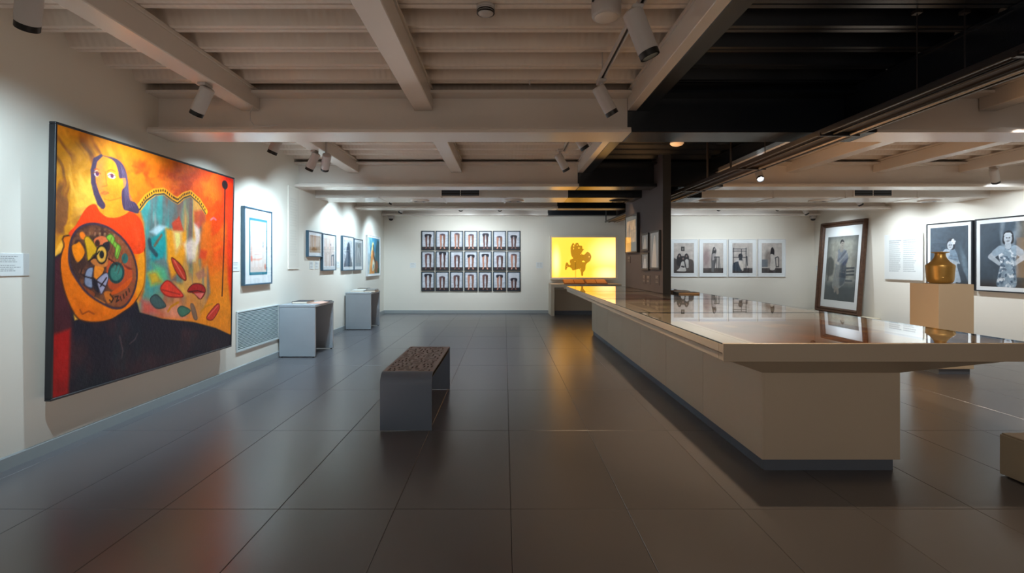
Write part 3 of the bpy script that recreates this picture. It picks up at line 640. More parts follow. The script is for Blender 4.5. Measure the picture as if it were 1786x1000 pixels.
    for pts, c, e in ((((248, 322), (285, 300), (312, 290), (352, 372), (300, 446), (264, 400)), (240, 150, 12), None), (((308, 222), (330, 206), (352, 226), (360, 268), (325, 262)), (226, 130, 24), None), (((350, 260), (388, 250), (456, 352), (420, 390), (380, 436), (365, 340)), (212, 184, 24), (110, 90, 20)),
        (((425, 275), (480, 240), (535, 262), (530, 335), (470, 345)), (214, 122, 58), None), (((500, 300), (550, 285), (555, 340), (530, 370), (505, 345)), (40, 36, 40), None), (((528, 252), (560, 224), (590, 250), (600, 285), (642, 322), (638, 360), (618, 420), (598, 396), (600, 340), (570, 300)), (120, 172, 52), (60, 96, 36)),
        (((540, 420), (600, 440), (730, 500), (720, 600), (640, 650), (560, 660), (530, 560)), (186, 84, 34), None), (((660, 460), (735, 500), (700, 500)), (110, 40, 30), None), (((440, 462), (505, 488), (492, 540), (432, 585)), (232, 152, 34), None), (((400, 420), (500, 430), (540, 400), (530, 480), (430, 470)), (196, 130, 50), None),
        (((366, 512), (420, 490), (412, 570), (414, 650), (352, 620)), (128, 138, 156), (50, 44, 54)), (((450, 592), (526, 530), (544, 582), (492, 698), (470, 660)), (156, 154, 172), (60, 52, 62)), (((415, 570), (450, 590), (470, 690), (420, 640)), (36, 32, 40), None), (((300, 600), (350, 640), (430, 690), (420, 720), (340, 670)), (136, 66, 34), None),
        (((420, 720), (450, 730), (520, 768), (500, 776), (430, 740)), (216, 140, 40), None), (((510, 690), (560, 680), (580, 740), (540, 770)), (214, 132, 34), None), (((560, 690), (650, 630), (740, 560), (700, 640), (600, 700)), (208, 96, 24), None)):
        a.blob(A2(pts), c, None, 1, e, 0.002)
    q = A2([(490, 386)])[0]; a.ell(*q, 0.030, 0.040, (30, 24, 26)); a.ell(*q, 0.024, 0.032, (220, 190, 60)); a.ell(*q, 0.012, 0.016, (30, 30, 30))
    q = A2([(610, 530)])[0]; a.ell(*q, 0.044, 0.046, (30, 62, 60)); a.ell(*q, 0.032, 0.034, (56, 116, 100)); q = A2([(678, 416)])[0]; a.ell(*q, 0.018, 0.022, (40, 96, 88))
    a.ell(*A2([(455, 296)])[0], 0.012, 0.014, (60, 36, 30))
    for pts in (((385, 440), (440, 400), (470, 360)), ((545, 418), (580, 440), (615, 470)), ((555, 745), (570, 765), (585, 735), (560, 700)), ((600, 720), (625, 715), (610, 760), (630, 745)), ((640, 720), (650, 748)), ((665, 700), (672, 730)), ((688, 680), (694, 706)), ((710, 655), (716, 680)), ((350, 560), (412, 575)), ((480, 640), (530, 570)), ((455, 600), (520, 640)), ((330, 500), (320, 540), (345, 555))): a.line(A2(pts), 0.006, (34, 22, 24))
    for k in range(6): a.line(A2([(570 + 22 * k, 250 + 26 * k), (520 + 20 * k, 420 + 24 * k)]), 0.003, (86, 40, 34), .7)
    a.line(a.smooth(bk) + [a.smooth(bk)[0]], 0.009, (62, 46, 58))
    a.grain(20, 20, 200, 0.09); a.grain(70, 70, 230, 0.06, 2)
    warm = (a.img[..., 0] > 150) & (a.img[..., 2] < 110); a.img[..., 1] *= np.where(warm, 0.84, 0.97)
    return a
pt = thing('painting', 'huge orange painting of a woman holding a food basket, in a thin black frame', 'painting', (XL, 4.30, 0.365), LW)
picture(None, None, None, None, 0, 2.144, 1.84, 0.045, big_painting(), BLACKF, 0.016, 0, sheet_mat=OIL, root=pt)
pt.location = (XL + 0.052, 4.302, 0.365); pt.rotation_euler = (R(1.0), 0, R(90))
MB().box(-0.8, -0.7, -0.002, 0.045, 0.3, 0.34).box(0.7, 0.8, -0.002, 0.045, 0.3, 0.34).build('wall_spacer', BLACKF, pt)

# ---- wall labels
def card(label, y_or_x, z, w, h, wall, seed, lines=6, name='wall_label', group='wall labels', base=(226, 230, 230), ink=(120, 124, 126), m=ACRYL, depth=0.006, cols=1, X=None):
    loc = {'L': (XL, y_or_x, z), 'B': (y_or_x, YB, z), 'R': (XR, y_or_x, z), 'P': (2.23, y_or_x, z)}[wall]
    t = thing(name, label, 'label', loc, {'L': 90, 'B': 0, 'R': -90, 'P': -90}[wall], group)
    MB().box(-w / 2, w / 2, -depth, 0, 0, h, 0.001).build('board', m, t)
    a = Art(int(90 * max(w / h, 0.6)), 90, w / h, base); rs = np.random.RandomState(seed)
    for c in range(cols):
        u0 = 0.12 + c * 0.80 / cols; u1 = u0 + 0.70 / cols
        for k in range(lines):
            v = 0.86 - 0.74 * k / lines
            if lines > 4 and k == lines // 2 and cols == 1: continue
            a.text(u0, u1, v, 0.30 / lines, ink, rs, 0.9 if k < 2 else 0.65)
    a.sheet('printed_text', w * 0.96, h * 0.96, PRINT, t, -w * 0.48, h * 0.02, -depth - 0.0006)
    return t
card('white text card left of the huge orange painting', 3.035, 1.192, 0.29, 0.142, 'L', 1, 9)
card('small white card between the orange painting and the teal bordered print', 5.625, 1.182, 0.15, 0.112, 'L', 2)
card('small white card under the sepia drawing, first of two', 7.83, 1.18, 0.15, 0.125, 'L', 3)
card('small white card under the sepia drawing, second of two', 8.05, 1.18, 0.15, 0.125, 'L', 4)
card('small white card between the pale pink drawing and the grey figure print', 9.08, 1.19, 0.13, 0.12, 'L', 5)
card('pale card on the far wall just before the photograph grid', -2.33, 1.16, 0.15, 0.13, 'B', 6, ink=(190, 190, 188))
card('pale card on the far wall between photograph grid and lightbox', 0.89, 1.15, 0.17, 0.15, 'B', 7, ink=(180, 180, 178), cols=2, lines=4)
tp_ = card('tall narrow white text banner hanging beside the first grey desk', 7.16, 1.19, 0.36, 1.19, 'L', 8, 22, 'text_banner', None, base=(225, 221, 211), ink=(208, 205, 196), m=WALL, depth=0.014); tp_['category'] = 'banner'
tp2 = card('large square text panel beside the leaning portrait', 9.72, 0.95, 0.93, 0.91, 'R', 9, 16, 'information_board', None, ink=(140, 148, 154), cols=2, depth=0.012); tp2['category'] = 'board'; tp2.location.x = XR - 0.022
for q in ((-0.4, 0.06), (0.4, 0.06), (-0.4, 0.85), (0.4, 0.85)): MB().tube((q[0], 0.0, q[1]), (q[0], 0.021, q[1]), 0.01, n=10).build('standoff', HEAD, tp2)
card('small white card on the far side of the leaning portrait', 12.42, 1.1, 0.12, 0.12, 'R', 10, ink=(190, 190, 186))

# ---- left wall framed pictures
def print_teal():
    a = Art(64, 88, 0.74, (40, 132, 152)); 
    a.rect(0.055, 0.945, 0.045, 0.955, (236, 232, 228)); rs = np.random.RandomState(4)
    n = fbm(a.x * 9, a.y * 9, 7); ins = (a.u > .06) & (a.u < .94) & (a.v > .05) & (a.v < .95)
    a.mix(ins * np.clip((n - .55) * 4, 0, 1) * .6, (230, 196, 184)); a.mix(ins * np.clip((0.4 - a.v) * 2, 0, .5), (236, 206, 192))
    a.line([(0.12, 0.55), (0.12, 0.25)], 0.03, (232, 140, 112), .6, .02); a.line([(0.10, 0.27), (0.5, 0.27), (0.68, 0.29)], 0.03, (236, 150, 122), .55, .02); a.rect(0.08, 0.16, 0.24, 0.33, (232, 110, 90), .7)
    a.line([(0.3, 0.36), (0.7, 0.37)], .015, (232, 160, 140), .6, .02); a.ell(0.88, 0.14, .04, .05, (206, 120, 96), soft=.03, a=.8)
    a.line([(0.72, 0.52), (0.76, 0.60), (0.80, 0.55), (0.76, 0.49), (0.72, 0.53)], 0.012, (110, 110, 124), .9); a.line([(0.1, .54), (.55, .53)], .008, (190, 186, 186), .6)
    return a
picture('framed_print', 'framed print with a teal border, right of the orange painting', 'picture', (XL, 6.085, 1.01), LW, 0.69, 0.934, 0.045, print_teal(), SLATEF, 0.018, 0.105, glazed=True)
def sepia():
    a = Art(44, 40, 1.35, (214, 192, 170)); a.mix(np.clip(fbm(a.x * 5, a.y * 4, 5) - .3, 0, 1), (190, 160, 134)); a.ell(.42, .2, .34, .12, (168, 118, 62), soft=.08, a=.8); a.line([(.3, .2), (.34, .9)], .014, (160, 130, 110), .6); a.line([(.6, .3), (.66, .85)], .02, (150, 110, 100), .5); a.line([(.05, .95), (.95, .93)], .03, (150, 120, 104), .6); return a
def pale():
    a = Art(40, 56, 0.75, (236, 216, 206)); a.mix(np.clip(fbm(a.x * 5, a.y * 4, 15) - .35, 0, 1), (240, 236, 230)); a.ell(.62, .77, .035, .05, (120, 116, 118), soft=.02); a.limb([(.62, .72), (.6, .55)], [.06, .09], (216, 190, 184)); a.line([(.72, .02), (.72, .38), (.92, .4), (.94, .02)], .05, (46, 66, 82)); a.line([(.2, .45), (.3, .4), (.5, .47)], .014, (190, 176, 172), .7); return a
def veiled():
    a = Art(40, 56, 0.75, (214, 220, 226)); a.blob([(.1, 0), (.12, .2), (.3, .45), (.36, .75), (.55, .93), (.72, .75), (.75, .45), (.92, .2), (.95, 0)], (84, 104, 122)); a.ell(.5, .55, .14, .3, (66, 84, 104), soft=.1, a=.7); a.grain(14, 20, 5, .25); a.mix(a.v < .02, (40, 60, 80)); return a
def drape():
    a = Art(40, 56, 0.75, (122, 138, 150)); n = np.sin(a.x * 40 + 8 * fbm(a.x * 3, a.y * 2, 4)); a.mix(np.clip(n, 0, 1) * .7, (176, 188, 196)); a.blob([(.5, .98), (.62, .7), (.9, .3), (.7, .35), (.45, .6), (.3, .2), (.25, .6)], (196, 204, 210), .05, .8); a.ell(.55, .86, .1, .08, (92, 106, 104), soft=.03); return a
def colour_pic():
    a = Art(64, 60, 1.15, (60, 134, 168)); a.mix(np.clip((fbm(a.x * 6, a.y * 6, 77) - .4) * 3, 0, 1), (120, 182, 196)); a.mix(np.clip((.5 - a.v) * 3, 0, 1) * (a.u < .6), (236, 190, 110)); a.poly([(.55, 0), (1, 0), (1, .9), (.8, 1), (.62, .55)], (54, 86, 92), .06, .8)
    a.blob([(.2, 0), (.24, .4), (.26, .62), (.4, .66), (.55, .6), (.56, .3), (.5, 0)], (236, 158, 86)); a.ell(.42, .76, .1, .12, (236, 226, 160)); a.limb([(.32, .7), (.25, .5)], [.08, .05], (236, 216, 170)); a.limb([(.45, .78), (.5, .5), (.6, .35)], [.09, .1, .08], (64, 56, 60)); a.blob([(.35, .1), (.42, .4), (.55, .3), (.5, .1)], (230, 226, 206)); a.ell(.45, .2, .04, .06, (20, 130, 140)); a.blob([(.62, .05), (.66, .35), (.85, .3), (.86, .05)], (150, 96, 60)); a.poly([(0, 0), (.12, 0), (.2, .6), (.1, 1), (0, 1)], (176, 196, 208), .05); a.rect(.8, .95, .02, .14, (70, 96, 60)); a.grain(10, 10, 4, .15); return a
G3 = 'dark framed pictures on the painting wall'
picture('framed_drawing', 'small landscape sepia drawing in a dark frame, above two cards', 'picture', (XL, 7.905, 1.376), LW, 0.58, 0.41, 0.045, sepia(), SLATEF, 0.016, 0.05, glazed=True, group=G3)
picture('framed_drawing', 'pale pink drawing in a dark frame, joined to the sepia one', 'picture', (XL, 8.545, 1.15), LW, 0.65, 0.63, 0.045, pale(), SLATEF, 0.016, 0.06, glazed=True, group=G3)
picture('framed_print', 'dark framed print of a veiled grey figure', 'picture', (XL, 9.575, 1.135), LW, 0.68, 0.665, 0.045, veiled(), SLATEF, 0.016, 0.06, glazed=True, group=G3)
picture('framed_print', 'dark framed print of pale grey drapery, beside the veiled figure', 'picture', (XL, 10.245, 1.135), LW, 0.60, 0.645, 0.045, drape(), SLATEF, 0.016, 0.06, glazed=True, group=G3)
picture('framed_picture', 'colourful blue and orange figure picture in a white frame above the far desk', 'picture', (XL, 11.455, 0.985), LW, 1.12, 0.93, 0.045, colour_pic(), WHITEF, 0.014, 0.04, mat_m=WHITEF)

# ---- wall vent, every louvre its own part
vt = thing('wall_vent', 'white louvred air vent low on the wall before the first desk', 'vent', (XL, 6.155, 0.25), LW)
MB().box(-0.515, 0.515, -0.004, 0, 0.01, 0.46).build('void', VENTD, vt)
b = MB()
for q in ((-0.525, 0.525, 0, 0.018), (-0.525, 0.525, 0.452, 0.47), (-0.525, -0.508, 0.018, 0.452), (0.508, 0.525, 0.018, 0.452)): b.box(q[0], q[1], -0.018, 0, q[2], q[3], 0.002)
b.build('frame', VENT, vt)
me = MB().prism([(-0.016, 0.0), (-0.016, 0.003), (-0.005, 0.0085), (-0.005, 0.0055)], 'x', -0.508, 0.508).mesh('louvre'); me.materials.append(VENT)
for k in range(24):
    o = bpy.data.objects.new('louvre', me); COL.objects.link(o); o.parent = vt; o.location = (0, 0, 0.022 + k * 0.01785)

# ---- far wall: grid of 21 photographs of legs
# (top of legs, left leg x, right leg x, warm skin?, dark garment?)
LEGS = [[(.78, .36, .66, 0, 1), (.78, .38, .66, 1, 0), (.82, .40, .66, 1, 0), (.76, .36, .66, 1, 0), (.82, .40, .66, 0, 1), (.66, .34, .64, 1, 0), (.72, .36, .62, 0, 1)],
        [(.82, .34, .70, 0, 0), (.92, .36, .68, 0, 1), (.74, .38, .68, 0, 0), (.78, .34, .66, 1, 1), (.82, .34, .66, 1, 1), (.72, .34, .70, 0, 0), (.80, .34, .66, 1, 0)],
        [(.84, .34, .68, 0, 1), (.70, .34, .64, 0, 0), (.76, .34, .66, 0, 0), (.80, .32, .66, 1, 0), (.80, .36, .64, 0, 0), (.80, .36, .64, 1, 1), (.62, .36, .64, 0, 1)]]
ROW = ['top', 'middle', 'bottom']; COLN = ['first', 'second', 'third', 'fourth', 'fifth', 'sixth', 'seventh']
for r in range(3):
    for c in range(7):
        top, l, rr, warm, dark = LEGS[r][c]
        a = Art(36, 52, 0.68, (208, 211, 221)); k = 10 * r + c
        n = fbm(a.x * 4, a.y * 3, 300 + k); a.mix(np.clip(n - .35, 0, 1) * .6, (176, 190, 206)); a.mix(np.clip((.12 - np.minimum(a.u, 1 - a.u)) * 6, 0, .6), (70, 100, 120))
        a.mix(np.clip((.18 - a.v) / .02, 0, 1), (50, 40, 42)); a.grain(8, 20, k, .12)
        sk = np.array((182, 128, 108) if warm else (112, 76, 72)); sk2 = sk * .72; gm = (34, 34, 46)
        for i, x in enumerate((l, rr)):
            off = (.04 if i == 0 else -.04); s_ = sk if i == 0 else sk2
            a.limb([(x + off * .4, top), (x, top * .58), (x + off * .6, top * .36), (x + off * .3, .13)], [.135, .09, .09, .055], s_)
            a.limb([(x + off * .3, .13), (x + off * .3 - off * .9, .08)], [.05, .06], np.minimum(sk * 1.25, 235))
        if dark: a.blob([(l - .1, top + .05), (rr + .1, top + .05), (rr + .08, top - .12), ((l + rr) / 2, top + .0), (l - .06, top - .12)], gm)
        else: a.blob([(l - .06, top + .04), ((l + rr) / 2, top + .09), (rr + .06, top + .04), ((l + rr) / 2, top - .01)], (86, 70, 82))
        a.poly([(.25, 1), (.3, top + .12), (.75, top + .12), (.8, 1)], (190, 196, 206), .1, .5)
        a.mix(np.clip((.03 - np.minimum(np.minimum(a.x, a.asp - a.x), np.minimum(a.y, 1 - a.y))) / .012, 0, 1), (34, 52, 64))
        picture('leg_photograph', 'framed photograph of bare legs, %s in the %s row of the grid' % (COLN[c], ROW[r]), 'photograph', (-1.945 + 0.3635 * c, YB, 1.61 - 0.52 * r), BW, 0.335, 0.49, 0.035, a, BLACKF, 0.008, 0, group='grid of leg photographs')

# ---- far wall: four black and white photographs in white frames
def bw(k):
    a = Art(52, 80, 0.655, (206, 198, 192)); n = fbm(a.x * 3, a.y * 3, 400 + k); a.mix(np.clip(n - .3, 0, 1) * .6, (182, 170, 164))
    D, M_ = (38, 40, 48), (96, 96, 100)
    a.mix(np.clip((.17 - a.v) / .02, 0, 1), (62, 56, 58))
    if k == 0:
        a.rect(.36, .53, .73, .88, (40, 40, 44)); a.ell(.445, .8, .03, .04, (140, 136, 132)); a.blob([(0, .1), (0, .5), (.15, .46), (.85, .46), (1, .32), (1, .1)], (84, 78, 78))
        for x, y in ((.28, .58), (.63, .58), (.46, .5)): a.ell(x, y, .055, .07, D); a.limb([(x, y - .05), (x, y - .25)], [.16, .2], D); a.ell(x, y - .02, .025, .035, (150, 130, 124))
        a.blob([(.15, .08), (.3, .18), (.38, .36), (.5, .38), (.55, .22), (.6, .06), (.2, .06)], (214, 210, 206)); a.line([(.4, .22), (.5, .2)], .05, D); a.limb([(.65, .4), (.68, .2)], [.12, .08], (200, 196, 192))
    if k == 1:
        a.ell(.16, .5, .12, .32, (150, 126, 128), soft=.12, a=.8); a.blob([(.44, .68), (.5, .84), (.58, .86), (.66, .74), (.62, .62), (.66, .5), (.6, .3), (.42, .3), (.42, .55)], D); a.ell(.57, .79, .03, .04, (150, 140, 140)); a.limb([(.55, .6), (.52, .42)], [.12, .1], (170, 164, 164)); a.limb([(.52, .36), (.48, .08)], [.14, .1], M_)
        a.line([(.55, .53), (.8, .53)], .03, D); 
        for x0, x1 in ((.58, .55), (.66, .68), (.74, .78), (.80, .84)): a.line([(x0, .53), (x1, .08)], .02, D)
    if k == 2:
        for x in (.05, .68): a.line([(x, .14), (x, .83)], .022, D)
        for y in (.80, .73, .52): a.line([(.03, y), (.70, y)], .02, D)
        a.line([(.45, .8), (.45, .55)], .02, D); a.line([(.72, .55), (.74, .25)], .03, D); a.ell(.4, .56, .07, .09, D); a.limb([(.4, .52), (.42, .35)], [.1, .12], D); a.limb([(.2, .42), (.4, .38)], [.05, .08], (200, 196, 196)); a.blob([(.02, .1), (.05, .32), (.3, .38), (.45, .25), (.5, .08)], (46, 62, 78)); a.blob([(.3, .36), (.5, .4), (.55, .1), (.45, .1)], (216, 208, 200))
    if k == 3:
        a.ell(.34, .5, .12, .25, (120, 108, 104), soft=.08, a=.7); a.rect(0, .3, .2, .45, (110, 118, 128)); a.blob([(.44, .6), (.46, .8), (.54, .86), (.62, .76), (.62, .6), (.58, .58)], D); a.blob([(.44, .62), (.6, .6), (.64, .4), (.66, .12), (.4, .12), (.44, .4)], (218, 212, 206)); a.line([(.66, .5), (.8, .54), (.84, .5), (.84, .2)], .025, D); a.line([(.68, .5), (.72, .2), (.84, .22)], .025, D)
    a.grain(12, 12, 500 + k, .12); return a
DESC = ['of a seated group under a wall picture, nearest the partition', 'of a girl with long hair beside a tall stool', 'of a woman sitting before a carved bed frame', 'of a woman in a white skirt beside a chair']
for k in range(4):
    picture('framed_photograph', 'white framed black-and-white photograph ' + DESC[k], 'photograph', (4.555 + 0.7445 * k, YB, 0.935), BW, 0.705, 0.955, 0.035, bw(k), WHITEF, 0.015, 0.082, glazed=True, group='white framed photographs on the far wall')

# ---- right wall
def portrait(k):
    a = Art(110, 150, 0.735, (58, 72, 86)); n = fbm(a.x * 3, a.y * 2, 600 + k); a.mix(np.clip(n - .3, 0, 1), (84, 100, 114)); st = np.sin(a.x * 30 + 6 * fbm(a.x * 3 + a.y * 2, a.y * 1.5, 610 + k) + a.y * (10 if k == 0 else 0))
    sk = (172, 182, 192)
    if k == 0:
        a.mix(np.clip(st, 0, 1) * np.clip((a.u - .62) * 4, 0, 1) * np.clip((.75 - a.v) * 3, 0, 1), (112, 134, 150)); a.mix(np.clip((.1 - a.v) * 8, 0, .8), (40, 44, 52))
        a.blob([(.58, 0), (.55, .3), (.5, .45), (.35, .52), (.38, .6), (.5, .62), (.66, .6), (.74, .45), (.8, .36), (.72, .34), (.82, .06), (.7, .05), (.68, 0)], (164, 178, 192)); a.blob([(.5, .6), (.66, .61), (.76, .42), (.62, .36), (.52, .42)], (120, 140, 158)); a.line([(.5, .5), (.74, .48)], .012, (90, 106, 124), .8); a.line([(.5, .45), (.74, .43)], .012, (90, 106, 124), .8)
        a.limb([(.36, .5), (.46, .42), (.7, .37)], [.09, .08, .06], sk); a.limb([(.4, .44), (.5, .52), (.51, .62)], [.07, .06, .05], sk); a.blob([(.47, .62), (.46, .74), (.5, .78), (.62, .8), (.68, .72), (.66, .62), (.6, .6)], (44, 46, 54)); a.ell(.545, .675, .058, .075, (184, 192, 200)); a.ell(.52, .685, .012, .009, (50, 54, 62)); a.ell(.575, .685, .012, .009, (50, 54, 62)); a.line([(.53, .64), (.565, .64)], .010, (90, 80, 88)); a.line([(.545, .685), (.54, .662)], .006, (150, 150, 158))
        for x, y in ((.62, .77), (.66, .74), (.6, .745), (.64, .71)): a.ell(x, y, .025, .02, (216, 220, 226))
    else:
        a.mix(np.clip(st, 0, 1) * np.clip((a.u - .28) * 5, 0, 1) * .8, (136, 150, 162)); a.mix(np.clip((.14 - a.v) * 6, 0, .8), (50, 46, 46)); a.mix(np.clip((a.u - .72) * 5, 0, 1) * .55, (120, 96, 70))  # brown towards the right edge paints a warm reflection into the print
        dress = a.smooth([(.38, 0), (.40, .2), (.44, .36), (.40, .5), (.42, .6), (.5, .64), (.64, .64), (.76, .6), (.78, .5), (.72, .36), (.76, .2), (.74, 0)])
        a.limb([(.44, .58), (.24, .47), (.42, .36)], [.12, .085, .055], sk); a.limb([(.74, .58), (.93, .47), (.74, .36)], [.12, .085, .055], sk); a.poly(dress, (142, 162, 178)); mk = np.clip(a.sd(dress) / .005, 0, 1)
        a.mix(mk * np.clip((fbm(a.x * 22, a.y * 22, 650) - .52) * 9, 0, 1), (72, 92, 112)); a.mix(mk * np.clip((fbm(a.x * 18, a.y * 18, 670) - .55) * 9, 0, 1), (222, 228, 234))
        a.limb([(.44, .58), (.33, .53)], [.12, .10], (150, 168, 184)); a.limb([(.74, .58), (.85, .53)], [.12, .10], (150, 168, 184)); a.blob([(.5, .67), (.5, .8), (.56, .86), (.66, .86), (.71, .8), (.7, .67)], (40, 42, 50)); a.limb([(.6, .7), (.6, .63)], [.08, .1], sk); a.ell(.6, .745, .062, .082, (184, 192, 200)); a.ell(.575, .757, .013, .009, (50, 54, 62)); a.ell(.63, .757, .013, .009, (50, 54, 62)); a.line([(.58, .708), (.625, .708)], .012, (70, 66, 74)); a.line([(.602, .757), (.598, .73)], .006, (150, 150, 158)); a.line([(.53, .80), (.56, .825), (.64, .825), (.67, .80)], .02, (200, 208, 214))
    a.grain(30, 30, 690 + k, .10, 2); return a
picture('framed_portrait', 'dark framed photograph of a woman resting chin on hand, behind the brass pot', 'photograph', (XR, 8.71, 0.82), RW, 0.90, 1.18, 0.05, portrait(0), BLACKF, 0.02, 0.06, glazed=True, group='big portraits on the right wall')
picture('framed_portrait', 'dark framed photograph of a woman with hands on hips in a patterned dress', 'photograph', (XR, 7.755, 0.815), RW, 0.92, 1.19, 0.05, portrait(1), BLACKF, 0.02, 0.065, glazed=True, group='big portraits on the right wall')
# leaning gilt-framed portrait
def old_portrait():
    a = Art(100, 150, 0.62, (160, 160, 150)); n = fbm(a.x * 3, a.y * 2, 700); a.mix(np.clip(n - .3, 0, 1) * .7, (188, 186, 174)); a.mix(np.clip((.32 - a.v) / .12, 0, 1), (66, 78, 84)); a.mix(np.clip((.2 - np.minimum(a.u, 1 - a.u)) * 3, 0, .6), (76, 82, 84)); a.mix(np.clip((a.v - .9) * 6, 0, .5), (84, 92, 96))
    D = (64, 76, 92)
    a.blob([(.04, .4), (.02, .62), (.14, .68), (.26, .6), (.24, .4)], (70, 74, 74), .03, .9); a.rect(.08, .11, .3, .6, (60, 62, 62))
    for y in (.4, .45, .5): a.line([(.66, y), (.92, y + .01)], .03, (70, 78, 82)); 
    a.rect(.66, .9, .3, .33, (70, 78, 82)); a.line([(.2, .27), (.6, .26), (.95, .24)], .03, (96, 104, 106), .8, .02)
    a.blob([(.36, .52), (.32, .62), (.34, .74), (.42, .80), (.56, .80), (.68, .74), (.72, .66), (.66, .6), (.6, .55)], (128, 136, 146)); a.blob([(.26, .2), (.3, .4), (.36, .56), (.6, .58), (.68, .5), (.66, .28), (.56, .22), (.44, .18)], (144, 148, 146)); a.blob([(.5, .24), (.5, .54), (.62, .58), (.68, .5), (.66, .3)], (70, 82, 94), .03, .9)
    a.line([(.36, .60), (.5, .68), (.64, .77)], .022, (92, 98, 114), .9, .015); a.line([(.42, .58), (.58, .68), (.68, .75)], .014, (172, 172, 170), .8, .01); a.blob([(.54, .56), (.62, .62), (.72, .66), (.68, .58), (.6, .54)], (70, 80, 102), .02); a.limb([(.34, .74), (.33, .6), (.42, .57)], [.06, .05, .04], (176, 172, 164))
    for k in range(5): a.line([(.3 + .05 * k, .2), (.36 + .04 * k, .55)], .008, (100, 106, 108), .7)
    a.limb([(.49, .84), (.49, .79)], [.06, .08], (150, 146, 138)); a.ell(.495, .875, .045, .05, (158, 152, 142)); a.blob([(.43, .88), (.44, .93), (.5, .95), (.55, .92), (.55, .9), (.5, .915), (.46, .9)], (40, 44, 48)); a.ell(.48, .88, .007, .005, (50, 48, 48)); a.ell(.515, .88, .007, .005, (50, 48, 48)); a.line([(.485, .852), (.512, .852)], .006, (90, 76, 72)); a.limb([(.36, .2), (.36, .14)], [.05, .04], (140, 136, 128)); a.limb([(.44, .18), (.46, .12)], [.05, .05], (140, 136, 128))
    a.grain(24, 24, 760, .12, 3); return a
lp = thing('leaning_portrait', 'large old portrait of a draped woman in a worn gilt frame, leaning on the wall', 'picture', (XR - 0.165, 11.41, 0.125), RW)
fw, fh, fb = 1.50, 2.13, 0.115
b = MB(); o = fw / 2
def rail(b, p, q, nrm):
    """moulded rail: stepped section swept from p to q, mitred"""
    prof = [(0, 0), (0.0, 0.055), (0.018, 0.085), (0.040, 0.078), (0.055, 0.05), (0.082, 0.062), (0.098, 0.045), (0.115, 0.02), (0.115, 0)]
    p = Vector(p); q = Vector(q); n_ = Vector(nrm); d = (q - p).normalized(); m = len(prof)
    vs = [p + n_ * t + d * t + Vector((0, -y, 0)) for t, y in prof] + [q + n_ * t - d * t + Vector((0, -y, 0)) for t, y in prof]
    b.add(vs, [(i, (i + 1) % m, m + (i + 1) % m, m + i) for i in range(m)])
rail(b, (-o, 0, 0), (o, 0, 0), (0, 0, 1)); rail(b, (o, 0, 0), (o, 0, fh), (-1, 0, 0)); rail(b, (o, 0, fh), (-o, 0, fh), (0, 0, -1)); rail(b, (-o, 0, fh), (-o, 0, 0), (1, 0, 0))
b.build('frame', GILT, lp)
iw, ih = fw - 2 * fb, fh - 2 * fb
MB().box(-iw / 2, iw / 2, -0.014, -0.002, fb, fb + ih).build('mat_board', MATB, lp)
old_portrait().sheet('print', iw - 0.24, ih - 0.40, PRINT, lp, -(iw - 0.24) / 2, fb + 0.17, -0.0155)
MB().add([(-iw / 2, -0.018, fb), (iw / 2, -0.018, fb), (iw / 2, -0.018, fb + ih), (-iw / 2, -0.018, fb + ih)], [(0, 1, 2, 3)]).build('glazing', PANE, lp, recalc=False)
lp.rotation_euler = (R(-4.2), 0, R(-90))
lpl = MB().box(7.3, XR - 0.013, 10.3, 12.42, 0, 0.122, 0.005).build('low_plinth', PED); tag(lpl, 'low white plinth under the leaning gilt framed portrait', 'plinth')

# ---- partition pictures
def pp(k):
    if k == 0:
        a = Art(40, 40, 0.95, (226, 196, 150)); a.grain(8, 8, 810, .25); 
        for p in ([(.3, .1), (.3, .9)], [(.55, .15), (.5, .85)], [(.1, .5), (.9, .55)], [(.7, .2), (.75, .8)]): a.line(p, .02, (140, 116, 90), .8)
        a.ell(.3, .6, .1, .25, (130, 112, 92), soft=.06, a=.8)
        return a
    a = Art(40, 56, 0.75, (70, 60, 60)); a.grain(5, 5, 820 + k, .5)
    a.blob([(.2, 0), (.3, .5), (.45, .9), (.6, .85), (.7, .4), (.75, 0)], (206, 186, 166) if k != 3 else (216, 210, 206)); a.ell(.5, .78, .09, .1, (176, 146, 126)); a.line([(.8, 0), (.85, 1)], .1, (116, 122, 138), .8); a.line([(.1, 0), (.12, 1)], .08, (128, 84, 60), .8)
    return a
XP = 2.229
picture('framed_picture', 'largest framed picture on the dark partition, with a warm drawing over a blue-grey mat', 'picture', (XP, 8.53, 1.455), RW, 0.80, 0.66, 0.05, pp(0), BLACKF, 0.022, 0.08, mat_m=mat('blue_grey_mat', (96, 108, 118), 0.7), mwb=0.16, glazed=True)
picture('framed_photograph', 'small dark framed photograph on the partition, upper one of two', 'photograph', (XP, 7.73, 1.47), RW, 0.38, 0.275, 0.035, pp(1), BLACKF, 0.03, 0, glazed=True)
picture('framed_photograph', 'small dark framed photograph on the partition, lower one of two', 'photograph', (XP, 7.73, 1.165), RW, 0.38, 0.275, 0.035, pp(3), BLACKF, 0.03, 0, glazed=True)
picture('framed_photograph', 'tall dark framed photograph nearest the partition edge', 'photograph', (XP, 7.24, 1.185), RW, 0.46, 0.565, 0.035, pp(2), BLACKF, 0.028, 0, glazed=True)
for k, (y, z, h_, w_) in enumerate(((7.86, 0.95, 0.14, 0.19), (7.63, 0.95, 0.14, 0.19), (7.19, 0.955, 0.15, 0.2), (8.82, 1.28, 0.12, 0.2))):
    lab = ['dark text card under the small partition photographs, far one', 'dark text card under the small partition photographs, near one', 'dark text card under the tall partition photograph', 'dark text card under the largest partition picture'][k]
    t = card(lab, y, z, w_, h_, 'P', 40 + k, 6, base=(84, 76, 78), ink=(206, 196, 180), m=PANEL)

